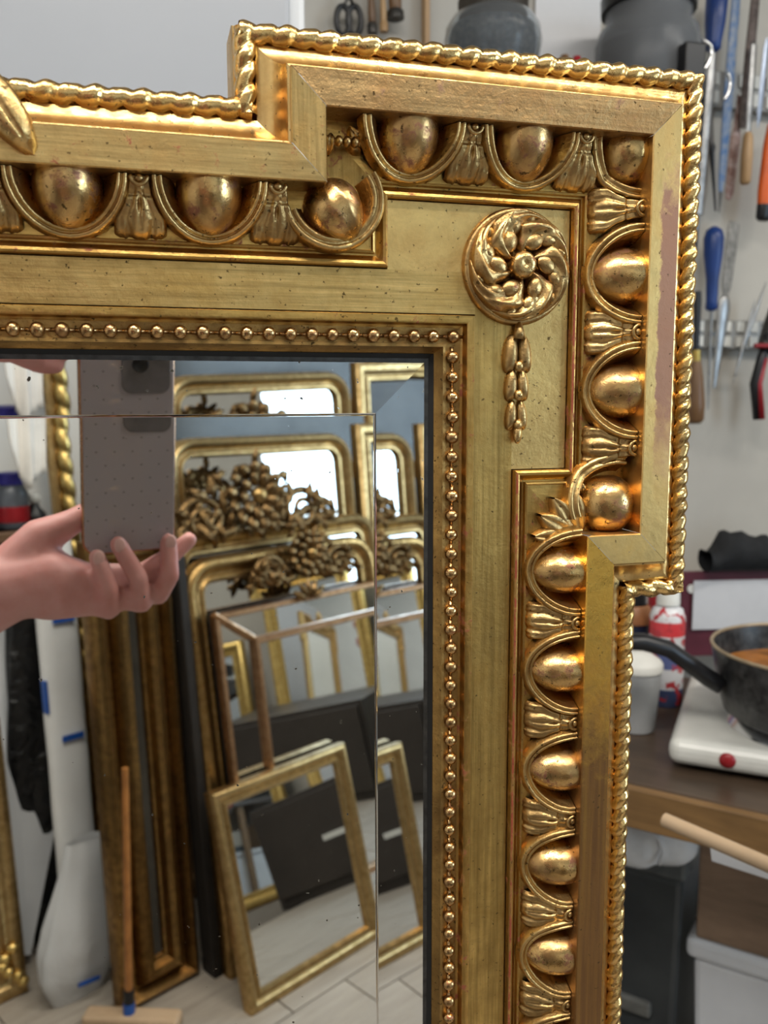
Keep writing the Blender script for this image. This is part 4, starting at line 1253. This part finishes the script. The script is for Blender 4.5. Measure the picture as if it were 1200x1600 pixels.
th, M = lean_mirror('arched gilt mirror whose crest carries a round carved flower, middle of the stack', -1.250, .866, 9, .66, 1.010, .055, .042, .07, GB)
carving(th, M, .235, 1.085, .50, .21, 11, 110)
th, M = lean_mirror('tall arched gilt mirror with bright glass, rearmost wide one of the stack', -1.365, .92, 6, .60, 1.225, .050, .045, .08, GB)
th, M = lean_mirror('pale yellow gilt frame peeping out right of the arched mirrors', -1.425, 1.585, 5, .50, 1.245, .060, .035, 0, GB, glass=plain('dark_picture', (.05, .042, .03), .4, 0, .2, 8))
th, M = lean_mirror('tall narrow bronze frame with grey glass left of the stack', -1.268, .641, 4.2, .195, 1.02, .105, .06, .0, GE,
    [(0, -.06), (0, -.03), (.008, -.010), (.018, -.004), (.026, -.016), (.032, -.030), (.040, -.030), (.046, -.012), (.060, .000), (.072, -.004), (.080, -.020), (.085, -.022), (.088, -.030)], glass=plain('grey_dusty_glass', (.09, .085, .075), .25, .6, .1, 20))
th, M = lean_mirror('big dark-glassed gilt mirror leaning on the wall behind all the others', -1.735, 1.02, 6, 1.05, 1.50, .11, .05, .10, GA, group=None, glass=plain('dim_old_glass', (.05, .046, .04), .2, .4, .1, 10))
carving(th, M, .525, 1.50, .6, .2, 21, 60)
rk = thing('mirror_rack', 'plain wooden rack behind the stack of leaning mirrors', 'rack', en(1.35, -1.72, 0))
for e_ in (1.0, 1.72):
    MB().box((e_, -1.60, .56), (.045, .045, 1.12)).build('post', BEECH, rk, 0, .003, Matrix(((WE.x, WN.x, 0, 0), (WE.y, WN.y, 0, 0), (0, 0, 1, 0), (0, 0, 0, 1))))
    MB().box((e_, -1.62, .03), (.045, .14, .05)).build('foot', BEECH, rk, 0, .003, Matrix(((WE.x, WN.x, 0, 0), (WE.y, WN.y, 0, 0), (0, 0, 1, 0), (0, 0, 0, 1))))
MB().box((1.36, -1.60, 1.10), (.76, .04, .05)).build('crossbar', BEECH, rk, 0, .003, Matrix(((WE.x, WN.x, 0, 0), (WE.y, WN.y, 0, 0), (0, 0, 1, 0), (0, 0, 0, 1))))
# narrow dark strip added to fill the dark gap beside the arched mirrors
Mb = lean_M(-1.235, .842, 6)
tag(MB().box((.012, .50, -.03), (.022, 1.0, .05)).build('dark_gap_strip', DBACK, None, 0, .003, Mb), 'dark upright strip filling the gap between the narrow frame and the arched mirrors', 'batten')

# --- left of the stack: rope-edged frame, wrapped panel, sheets, bags
PA = mir_n(90, 700, -1.90); ae = PA.dot(WE)
Mr = lean_M(-1.735, ae-.030, 7.6)
rf = thing('rope_moulding_length', 'loose length of gilt moulding with a thick twisted rope, leaning on the back wall', 'moulding', Mr @ Vector((0, 0, 0)))
MB().box((.03, .70, -.012), (.056, 1.40, .02)).build('side_rail', GB, rf, 0, .003, Mr)
mb = MB()
def rp(u, v):
    q = 2*pi*v
    fr = abs(sin(pi*(u*24-v)))
    r = .019*(.66+.38*fr**.6)
    return (.040+r*cos(q), 1.40*u, .006+r*sin(q))
mb.grid(rp, 240, 14, False, True)
mb.build('rope', GY, rf, 180, 0, Mr)
# low cupboard with bottles, behind the hand
BROWNC = wood('brown_cupboard', (.17, .095, .05), (.09, .05, .025), .5)
ce_ = mir_n(62, 830, -1.72); cee = ce_.dot(WE); czt = mir_n(40, 828, -1.72).z
def cu(e, n, z): return en(e, n, z)
cuM = Matrix(((WE.x, WN.x, 0, 0), (WE.y, WN.y, 0, 0), (0, 0, 1, 0), (0, 0, 0, 1)))
cpb = thing('brown_cupboard', 'brown wooden cupboard by the back wall carrying bottles', 'cupboard', en(cee-.3, -1.83, 0))
cw = .62
MB().box((cee-cw/2, -1.825, czt/2), (cw, .20, czt)).build('body', BROWNC, cpb, 0, .004, cuM)
MB().box((cee-cw/2, -1.820, czt-.012), (cw+.02, .225, .024)).build('top', BROWNC, cpb, 0, .003, cuM)
for k in (0, 1):
    d0 = MB().box((cee-cw*(.26+.48*k), -1.722, czt*.48), (cw*.45, .014, czt*.84)).build('door', BROWNC, cpb, 0, .003, cuM)
    MB().ell((cee-cw*(.42+.16*k), -1.707, czt*.55), (.012, .012, .012), 12, 8, cuM).build('knob', DARKSTEEL, d0, 180)
tag(MB().box((cee-cw/2-.045, -1.930, czt+.335), (cw-.03, .015, .66)).build('charcoal_board', plain('charcoal_board', (.035, .037, .042), .6), None, 0, .002, cuM), 'dark charcoal board on the back wall behind the bottles', 'board')
PURPLE = plain('violet_blue_cap', (.03, .025, .22), .4)
def bottle_at(px, e_n, rad, hgt, body, cap, label, band=None):
    p = mir_n(px, 800, e_n); e_ = p.dot(WE)
    o = en(e_, e_n, czt)
    th = thing('chemical_bottle', label, 'bottle', o)
    M = Matrix.Translation(o)
    MB().lathe([(rad*.9, 0), (rad, .006), (rad, hgt*.62), (rad*.75, hgt*.76), (rad*.5, hgt*.82)], 20, M).build('body', body, th, 50)
    MB().lathe([(rad*.78, hgt*.78), (rad*.78, hgt*.98), (rad*.6, hgt), (.0001, hgt)], 20, M).build('cap', cap, th, 50)
    if band: MB().lathe([(rad*1.02, hgt*.12), (rad*1.02, hgt*.40)], 20, M, False).build('label_band', band, th, 50)
bottle_at(20, -1.78, .038, .135, plain('smoky_bottle', (.10, .11, .13), .3), PURPLE, 'grey bottle with a violet blue cap and red band on the cupboard', REDP)
bottle_at(-45, -1.78, .036, .16, plain('white_bottle', (.5, .5, .52), .35), PURPLE, 'tall white bottle at the left end of the cupboard')
q = mir_n(54, 790, -1.78); e_ = q.dot(WE); o = en(e_, -1.78, czt)
jr = thing('round_stopper_flask', 'small dark flask with a round white stopper on the cupboard', 'flask', o)
MB().lathe([(.022, 0), (.028, .01), (.026, .03), (.012, .045), (.010, .055)], 18, Matrix.Translation(o)).build('body', BLACKP, jr, 60)
MB().ell((o.x, o.y, o.z+.066), (.015, .015, .014), 16, 10).build('stopper', RAILW, jr, 180)
# white cloth hanging from a line above the cupboard
CLOTH = plain('white_linen', (.86, .83, .78), .8, 0, .05, 14, .1)
mb = MB()
tipp = mir_n(45, 764, -1.70)
ca_ = mir_n(4, 600, -1.72); cb2 = mir_n(72, 590, -1.72)
ca_ = mir_n(-4, 600, -1.72); cb2 = mir_n(74, 600, -1.72); ca_ = Vector((ca_.x, ca_.y, 1.50)); cb2 = Vector((cb2.x, cb2.y, 1.50))
def lin(u, v):
    a = ca_.lerp(cb2, u)
    ypx = 690+74*u/.5 if u < .5 else 764-26*(u-.5)/.5
    b2 = mir_n(13+59*u, ypx, -1.70)
    p = a.lerp(b2, v)
    return p + WN*(.010*sin(u*13)+.006*sin(u*23+1))*(.3+.7*v)
mb.grid(lin, 24, 18)
n0 = len(mb.v)
lc = mb.build('hanging_cloth', CLOTH, None, 180)
sm = lc.modifiers.new('thickness', 'SOLIDIFY'); sm.thickness = .003
tag(lc, 'white linen cloth hanging to a point beside the rope-edged frame', 'cloth')
# wrapped white panel with blue tape
FOAM = plain('white_foam_wrap', (.86, .86, .85), .55, 0, .05, 5, .15)
TAPE = plain('blue_tape', (.02, .10, .42), .4, 0, .06, 30)
fb = mir_n(104, 1480, -1.49); fbe = fb.dot(WE)
wp = thing('wrapped_panel', 'tall panel wrapped in white foam with strips of blue tape', 'panel', en(fbe+.05, -1.49, 0))
WPM = lean_M(-1.475, fbe, 4.0)
def foam(u, v):
    q = 2*pi*v
    n_ = 2.6
    c_, s_ = cos(q), sin(q)
    x = .046*math.copysign(abs(c_)**(2/n_), c_); z = .022*math.copysign(abs(s_)**(2/n_), s_)
    return (.046+x, .004+1.03*u, -.022+z+.0015*sin(u*30)*1)
MB().grid(foam, 40, 24, False, True).build('foam_wrap', FOAM, wp, 180, 0, WPM)
MB().prism([(0.002, 0), (.09, 0), (.09, .02), (.002, .02)], -.04, -.004, WPM).build('bottom_fold', FOAM, wp, 0)
for py in (966, 1148):
    pt = mir_n(135, py, -1.50)
    yy = pt.z/cos(radians(3.6))
    MB().box((.050, yy, .0035), (.050, .014, .004)).build('tape_strip', TAPE, wp, 0, .0008, WPM)
MB().box((.002, mir_n(95, 1090, -1.5).z, -.016), (.006, .075, .022)).build('tape_strip', TAPE, wp, 0, .0008, WPM)
# loose translucent plastic around its foot
m_pl, t, b = nt('translucent_wrap')
b.inputs['Base Color'].default_value = (.92, .93, .94, 1); b.inputs['Roughness'].default_value = .34; b.inputs['Transmission Weight'].default_value = .40; b.inputs['IOR'].default_value = 1.12
co = coords(t); bp = nd(t, 'ShaderNodeBump'); bp.inputs['Strength'].default_value = .5; bp.inputs['Distance'].default_value = .006
t.links.new(noise(t, co, 22, 4, .6, 1.0), bp.inputs['Height']); t.links.new(bp.outputs[0], b.inputs['Normal'])
pc_ = en(fbe-.012, -1.42, 0)
mb = MB()
def wrapf(u, v):
    q = 2*pi*u
    prof = [(.0, .058), (.04, .092), (.12, .098), (.22, .085), (.32, .066), (.42, .050), (.50, .042)]
    hz = v*.34
    k = min(int(v*6), 5); f_ = v*6-k
    r = prof[k][1]*(1-f_)+prof[k+1][1]*f_
    r *= 1+.06*sin(3*q+v*5)+.04*sin(7*q+2)
    return Vector((pc_.x, pc_.y, .002+hz)) + WE*(r*cos(q)+.045*v) + WN*(r*.42*sin(q)-.02*v)
mb.grid(wrapf, 40, 26, True)
pwr = mb.build('plastic_wrap', m_pl, None, 180)
tag(pwr, 'loose translucent plastic wrap bulging around the foot of the white panel', 'plastic wrap')
tpp = en(fbe-.005, -1.374, .05)
MB().box((0, 0, 0), (.05, .003, .009)).build('tape_strip', TAPE, pwr, 0, 0, Matrix.Translation(tpp) @ Matrix.Rotation(radians(-30), 4, 'Z') @ Matrix.Rotation(radians(6), 4, 'Y'))
# white sheet leaning at the far left
SHEET = plain('pale_board', (.76, .78, .81), .5, 0, .04, 5)
s_ = mirrored(62, 1436, 1.62); se = s_.dot(WE)
pq = [mir_n(86, 1298, -1.62), mir_n(12, 985, -1.69), mir_n(-160, 975, -1.69), mir_n(-150, 1500, -1.59), mir_n(48, 1492, -1.59)]
mb = MB()
nrm = (WN+Vector((0, 0, .16))).normalized()
vs = [p for p in pq] + [p-nrm*.012 for p in pq]
k = len(pq)
mb.add(vs, [tuple(range(k)), tuple(reversed(range(k, 2*k)))]+[(i, i+k, (i+1) % k+k, (i+1) % k) for i in range(k)])
tag(mb.build('leaning_sheet', SHEET, None, 0), 'pale slanted sheet leaning beside the black bag', 'sheet')
# black bag
m_bag, t, b = nt('black_polythene')
b.inputs['Base Color'].default_value = (.006, .006, .007, 1); b.inputs['Roughness'].default_value = .28
co = coords(t); bp = nd(t, 'ShaderNodeBump'); bp.inputs['Strength'].default_value = .8; bp.inputs['Distance'].default_value = .02
t.links.new(noise(t, co, 16, 4, .6, 1.5), bp.inputs['Height']); t.links.new(bp.outputs[0], b.inputs['Normal'])
bc = mir_n(62, 1120, -1.655); be = bc.dot(WE)
mb = MB()
bo_ = en(be+.005, -1.655, 0)
def bagb(u, v):
    q = 2*pi*u
    r = (.062+.02*sin(pi*v))*(1 if v < .9 else max(.05, (1-v)/.1))*(1 if v > .03 else .6+.4*v/.03)
    r *= 1+.08*sin(4*q+6*v)+.05*sin(9*q+11*v)
    return Vector((bo_.x, bo_.y, .002+.93*v))+WE*r*cos(q)+WN*r*.42*sin(q)
mb.grid(bagb, 40, 36, True)
tag(mb.build('rubbish_bag', m_bag, None, 180), 'tall glossy black polythene bag between sheet and wrapped panel', 'bag')
# ornate frame at the bottom left
fo = mir_n(47, 1530, -1.50)
fe = fo.dot(WE)
Ml = lean_M(-1.50, fe-.60, 6.5)
of = thing('ornate_frame', 'gilt frame with a carved corner at the lower left of the reflection', 'frame', Ml @ Vector((.3, 0, 0)))
mb, inner = sweep2(rr_path(.60, .62, 0), std_prof(.06, .035))
mb.build('frame', GB, of, 40, 0, Ml)
MB().add([(x, y, -.02) for x, y in inner], [tuple(range(len(inner)))]).build('glass', PLATE, of, 0, 0, Ml)
MB().prism([(.004, .004), (.596, .004), (.596, .616), (.004, .616)], -.039, -.034).build('backboard', DBACK, of, 0, 0, Ml)
for cx in (.565, .035):
    for k in range(6):
        MB().ell((cx+.02*cos(k), .035+.018*k*.9, .004), (.014, .012, .010), 10, 7, Ml).build('corner_carving', GY, of, 180)
# wooden T-shaped tool lying on the floor, with a taped orange handle
tp0 = mirrored(205, 1572, 1.36); tp1 = mirrored(207, 1290, 1.415)
h0_ = on_z(132, 1588, .02); h1_ = on_z(282, 1594, .02)
A = Vector((h0_.x, -h0_.y, .017)); B = Vector((h1_.x, -h1_.y, .017))
ts = thing('floor_scraper', 'wooden T-shaped scraper standing on the floor with an orange handle', 'scraper', (A+B)/2-Vector((0, 0, .016)))
dv = (B-A); MB().box((0, 0, 0), (dv.length, .045, .032)).build('head', wood('pale_ash', (.60, .43, .28), (.50, .34, .20), .5, (4, 30, 30)), ts, 0, .009, Matrix.Translation((A+B)/2) @ Matrix.Rotation(atan2(dv.y, dv.x), 4, 'Z'), 3)
mid = A.lerp(B, .47)+Vector((0, 0, .014))
top_ = Vector((mid.x+.012, mid.y-.02, .56))
MB().tube([mid, mid.lerp(top_, .5), top_], [.0085, .008, .007], 12).build('handle', plain('orange_varnish', (.42, .17, .045), .35), ts, 60)
MB().tube([mid, mid.lerp(top_, .045)], .0125, 12).build('blue_tape', TAPE, ts, 60)
MB().tube([mid.lerp(top_, .045), mid.lerp(top_, .10)], .0115, 12).build('black_tape', BLACKP, ts, 60)

# --- right side of the room, met only in the leaning mirrors
DC = plain('dark_brown_panel', (.045, .036, .030), .45, 0, .1, 6)
dc = thing('dark_cabinet', 'dark brown cabinet by the right wall', 'cabinet', (1.95, -1.02, 0))
MB().box((1.93, -1.02, .20), (.42, .66, .40)).build('body', DC, dc, 0, .004)
MB().box((1.712, -1.02, .21), (.02, .62, .34)).build('door', DC, dc, 0, .003)
MB().box((1.701, -1.02, .20), (.004, .10, .022)).build('name_plate', RAILW, dc, 0)
for k, (yy, hh, ww, m_, lb) in enumerate(((-.32, .74, .50, GY, 'yellow gilt mirror leaning on the right wall beside the dark cabinet'), (-1.66, .90, .52, GY, 'yellow gilt mirror leaning on the right wall under the window'), (-2.24, .86, .46, GB, 'pale gilt mirror at the far end of the right wall'), (.42, .95, .46, GB, 'pale gilt mirror leaning on the right wall near the work table'), (-.98, 1.0, .54, GY, 'tall yellow gilt mirror leaning on the right wall behind the low dark cabinet'))):
    ph = radians(8)
    Mx = Matrix(((0, sin(ph), -cos(ph), 2.26), (-1, 0, 0, yy+ww/2), (0, cos(ph), sin(ph), 0), (0, 0, 0, 1)))
    th = thing('wall_mirror', lb, 'mirror', Mx @ Vector((ww/2, 0, 0)), 'mirrors along the right wall')
    mb, inner = sweep2(rr_path(ww, hh, 0 if k != 2 else .1), std_prof(.07, .04))
    mb.build('frame', m_, th, 40, 0, Mx)
    MB().add([(x, y, -.022) for x, y in inner], [tuple(range(len(inner)))]).build('glass', PLATE, th, 0, 0, Mx)
    MB().prism([(.004, .004), (ww-.004, .004), (ww-.004, hh-.1), (.004, hh-.1)], -.044, -.039).build('backboard', DBACK, th, 0, 0, Mx)

# ------------------------------------------------------------------ phone and photographer
m_ph, t, b = nt('mauve_phone_back')
tc = t.nodes.new('ShaderNodeTexCoord')
def dots():
    s = t.nodes.new('ShaderNodeSeparateXYZ'); t.links.new(tc.outputs['Object'], s.inputs[0])
    def cell(o, n, sh): return mth(t, 'ABSOLUTE', mth(t, 'SUBTRACT', mth(t, 'FRACT', mth(t, 'ADD', mth(t, 'MULTIPLY', o, n), sh)), .5))
    row = mth(t, 'MULTIPLY', mth(t, 'FLOOR', mth(t, 'MULTIPLY', s.outputs[1], 90.0)), .5)
    cx = cell(s.outputs[0], 70.0, row); cy = cell(s.outputs[1], 90.0, 0.0)
    d2 = mth(t, 'ADD', mth(t, 'MULTIPLY', cx, cx), mth(t, 'MULTIPLY', cy, cy))
    return mth(t, 'LESS_THAN', d2, .0045)
c = mixc(t, dots(), (.33, .295, .315), (.17, .15, .16))
t.links.new(c, b.inputs['Base Color']); b.inputs['Roughness'].default_value = .30; b.inputs['Coat Weight'].default_value = .5; b.inputs['Coat Roughness'].default_value = .04
PHM = Matrix(((CR.x, CU.x, CF.x, CAM.x), (CR.y, CU.y, CF.y, CAM.y), (CR.z, CU.z, CF.z, CAM.z), (0, 0, 0, 1)))
PHX0, PHX1, PHY0, PHY1, PHR = -.0455, .0275, -.1225, .0205, .0105
def rrect(x0, x1, y0, y1, r, n=6):
    pts = []
    for cx, cy, a0 in ((x1-r, y0+r, -pi/2), (x1-r, y1-r, 0), (x0+r, y1-r, pi/2), (x0+r, y0+r, pi)):
        for k in range(n+1):
            q = a0+pi/2*k/n; pts.append((cx+r*cos(q), cy+r*sin(q)))
    return pts
ph = thing('phone', 'mauve backed phone with copper edges held up to the mirror', 'phone', CAM+CU*PHY0)
MB().prism(rrect(PHX0, PHX1, PHY0, PHY1, PHR), -.0085, -.0042).build('back_cover', m_ph, ph, 50, .0008, PHM)
MB().prism(rrect(PHX0-.0012, PHX1+.0012, PHY0-.0012, PHY1+.0012, PHR+.001), -.0125, -.0052).build('case_edge', gold('copper_edge', (.50, .30, .17), (.32, .17, .09), .25, 0, .1, .2, .02), ph, 50, .0015, PHM)
MB().prism(rrect(PHX0+.002, PHX1-.002, PHY0+.002, PHY1-.002, PHR-.001), -.0130, -.0120).build('screen', BLACKP, ph, 50, 0, PHM)
MB().prism(rrect(-.0145, PHX1-.003, -.0235, PHY1-.003, .008), -.0045, -.0034).build('camera_plateau', plain('camera_plateau_grey', (.15, .14, .145), .25), ph, 50, .0005, PHM)
for (cx, cy) in ((0, 0), (0.0145, .010)):
    MB().lathe([(.0062, -.0036), (.0064, -.0022), (.0058, -.0018), (.0052, -.0022), (.0001, -.0026)], 24, PHM @ Matrix.Translation((cx, cy, 0)), False).build('lens', BLACKP, ph, 60)
# photographer: one body, sleeves and other clothes as children
SKIN = plain('skin', (.62, .31, .285), .48, 0, .07, 40, .05, c2=(.55, .235, .21))
SKIN.node_tree.nodes['Principled BSDF'].inputs['Subsurface Weight'].default_value = .12
SKIN.node_tree.nodes['Principled BSDF'].inputs['Subsurface Scale'].default_value = .01
def L(a, b_, w): return loc2w(a/1000, b_/1000, w/1000)
body = MB()
def chain(pts, rads, mbx=None):
    mbx = mbx or body
    for i in range(len(pts)-1): mbx.capsule(pts[i], pts[i+1], rads[i], rads[i+1])
# right hand under the phone
wrist = L(-128, -166, -22)
chain([wrist, L(-104, -150, -18), L(-72, -143, -14), L(-42, -147, -8)], [.026, .027, .025, .016])
chain([L(-108, -146, -20), L(-70, -158, -6), L(-44, -162, -2)], [.024, .017, .012])
chain([L(-100, -138, -26), L(-76, -112, -26), L(-52, -100, -24), L(-30, -88, -22)], [.021, .0165, .011, .0095])          # thumb behind the phone
chain([L(-48, -160, -4), L(-30, -166, 9), L(-31, -147, 15), L(-39, -121, 9)], [.0105, .0088, .0080, .0070])              # little finger
chain([L(-44, -154, -8), L(-4, -163, 10), L(-8, -140, 15.5), L(-22, -112, 8)], [.0110, .0090, .0082, .0071])             # ring finger
chain([L(-42, -148, -12), L(12, -160, 4), L(18, -140, 15.5), L(19, -113, 8)], [.0110, .0090, .0083, .0072])                 # middle finger
chain([L(-42, -145, -14), L(2, -146, -10), L(24, -132, -8), L(42, -118, -8)], [.0125, .0098, .0086, .0072])               # forefinger
elbowR = Vector((-.43, -.60, .99)); shR = Vector((-.47, -.80, 1.335))
chain([wrist, wrist.lerp(elbowR, .35), elbowR, shR], [.025, .033, .042, .055])
# left hand at the upper edge of the phone
wristL = L(-205, 42, -20)
chain([wristL, L(-165, 40, -16), L(-130, 38, -14)], [.026, .030, .024])
for k, (y0, y1, ln) in enumerate(((48, 38, -50), (38, 25, -42), (27, 13, -46), (18, 1, -58))):
    chain([L(-135, y0, -14), L(-100, y0-4, 2), L(-76, y1+2, 6), L(ln-8, y1, 4)], [.0125, .0098, .0088, .0075])
chain([L(-170, 30, -26), L(-130, 12, -30), L(-80, 8, -24), L(-60, 8, -20)], [.020, .014, .011, .009])
elbowL = Vector((-.70, -.46, 1.05)); shL = Vector((-.83, -.82, 1.335))
chain([wristL, wristL.lerp(elbowL, .35), elbowL, shL], [.025, .033, .042, .055])
# trunk, neck, head, legs
px_, py_ = -.65, -.83
chain([shR, Vector((px_, py_, 1.36)), shL], [.060, .075, .060])
chain([Vector((px_, py_, 1.36)), Vector((px_, py_, 1.15)), Vector((px_, py_, .98)), Vector((px_, py_, .86))], [.095, .120, .110, .125])
for s in (-1, 1):
    chain([Vector((px_+s*.07, py_, 1.28)), Vector((px_+s*.06, py_, 1.0)), Vector((px_+s*.085, py_, .86)), Vector((px_+s*.10, py_+.01, .48)), Vector((px_+s*.10, py_-.01, .09))], [.090, .095, .10, .062, .042])
    chain([Vector((px_+s*.10, py_-.03, .045)), Vector((px_+s*.115, py_+.14, .030))], [.040, .030])
chain([Vector((px_, py_, 1.38)), Vector((px_, py_+.015, 1.46))], [.058, .052])
body.ell((px_, py_+.025, 1.565), (.073, .092, .108), 24, 16)
body.ell((px_, py_+.050, 1.520), (.055, .062, .058), 18, 12)
body.capsule((px_, py_+.112, 1.575), (px_, py_+.128, 1.545), .009, .014)
for s in (-1, 1): body.ell((px_+s*.075, py_+.02, 1.56), (.010, .018, .030), 12, 8)
person = body.build('person', SKIN, None, 180)
rm = person.modifiers.new('one_skin', 'REMESH'); rm.mode = 'VOXEL'; rm.voxel_size = .0032; rm.use_smooth_shade = True
smo = person.modifiers.new('soften', 'SMOOTH'); smo.factor = .5; smo.iterations = 3
tag(person, 'person in dark clothes holding a phone up with bare hands', 'person')
NAIL = plain('nail', (.70, .42, .39), .45, c2=(.66, .38, .35))
for tip, up in ((L(-39, -120, 15.4), 0), (L(-22.5, -111, 14.6), 0), (L(19, -112, 14.8), 0)):
    MB().ell((0, 0, 0), (.0048, .0065, .0016), 12, 8, PHM.to_3x3().to_4x4()).build('fingernail', NAIL, person, 180, 0, Matrix.Translation(tip))
DARKC = plain('navy_jumper', (.02, .024, .034), .85, 0, .15, 60, .2)
JEANS = plain('dark_jeans', (.03, .04, .07), .85, 0, .15, 60, .2)
def garment(name, segs, mat, vox=.007):
    g = MB()
    for pts, rads in segs: chain(pts, rads, g)
    o = g.build(name, mat, person, 180)
    r_ = o.modifiers.new('cloth_skin', 'REMESH'); r_.mode = 'VOXEL'; r_.voxel_size = vox; r_.use_smooth_shade = True
    s_ = o.modifiers.new('soften', 'SMOOTH'); s_.factor = .5; s_.iterations = 4
    return o
V = Vector
garment('jumper', [([wrist.lerp(elbowR, .42), elbowR, shR], [.042, .052, .068]), ([wristL.lerp(elbowL, .42), elbowL, shL], [.042, .052, .068]),
    ([shR, V((px_, py_, 1.355)), shL], [.072, .088, .072]), ([V((px_, py_, 1.34)), V((px_, py_, 1.15)), V((px_, py_, .98)), V((px_, py_, .90))], [.112, .140, .138, .142]),
    ([V((px_-.07, py_, 1.28)), V((px_-.07, py_, .92))], [.105, .115]), ([V((px_+.07, py_, 1.28)), V((px_+.07, py_, .92))], [.105, .115])], DARKC)
garment('trousers', [([V((px_-.06, py_, .93)), V((px_+.06, py_, .93))], [.130, .130])] + [([V((px_+s*.085, py_, .88)), V((px_+s*.10, py_+.01, .48)), V((px_+s*.10, py_-.01, .12))], [.122, .080, .060]) for s in (-1, 1)], JEANS)
for s in (-1, 1):
    garment('shoe', [([V((px_+s*.10, py_-.03, .054)), V((px_+s*.115, py_+.15, .040))], [.050, .038])], BLACKP)
hr = MB()
hr.ell((px_, py_+.002, 1.595), (.088, .098, .098), 24, 16)
hr.ell((px_, py_-.045, 1.52), (.080, .055, .12), 20, 14)
hr.build('hair', plain('brown_hair', (.06, .035, .02), .5, 0, .2, 90, .4), person, 180)
for s in (-1, 1):
    MB().ell((px_+s*.031, py_+.108, 1.572), (.013, .008, .009), 14, 10).build('eye', RAILW, person, 180)
    MB().ell((px_+s*.031, py_+.1145, 1.572), (.0055, .0030, .0055), 12, 8).build('iris', DARKWOOD, person, 180)
MB().ell((px_, py_+.108, 1.517), (.022, .007, .007), 16, 8).build('lips', plain('lips', (.45, .14, .13), .4), person, 180)
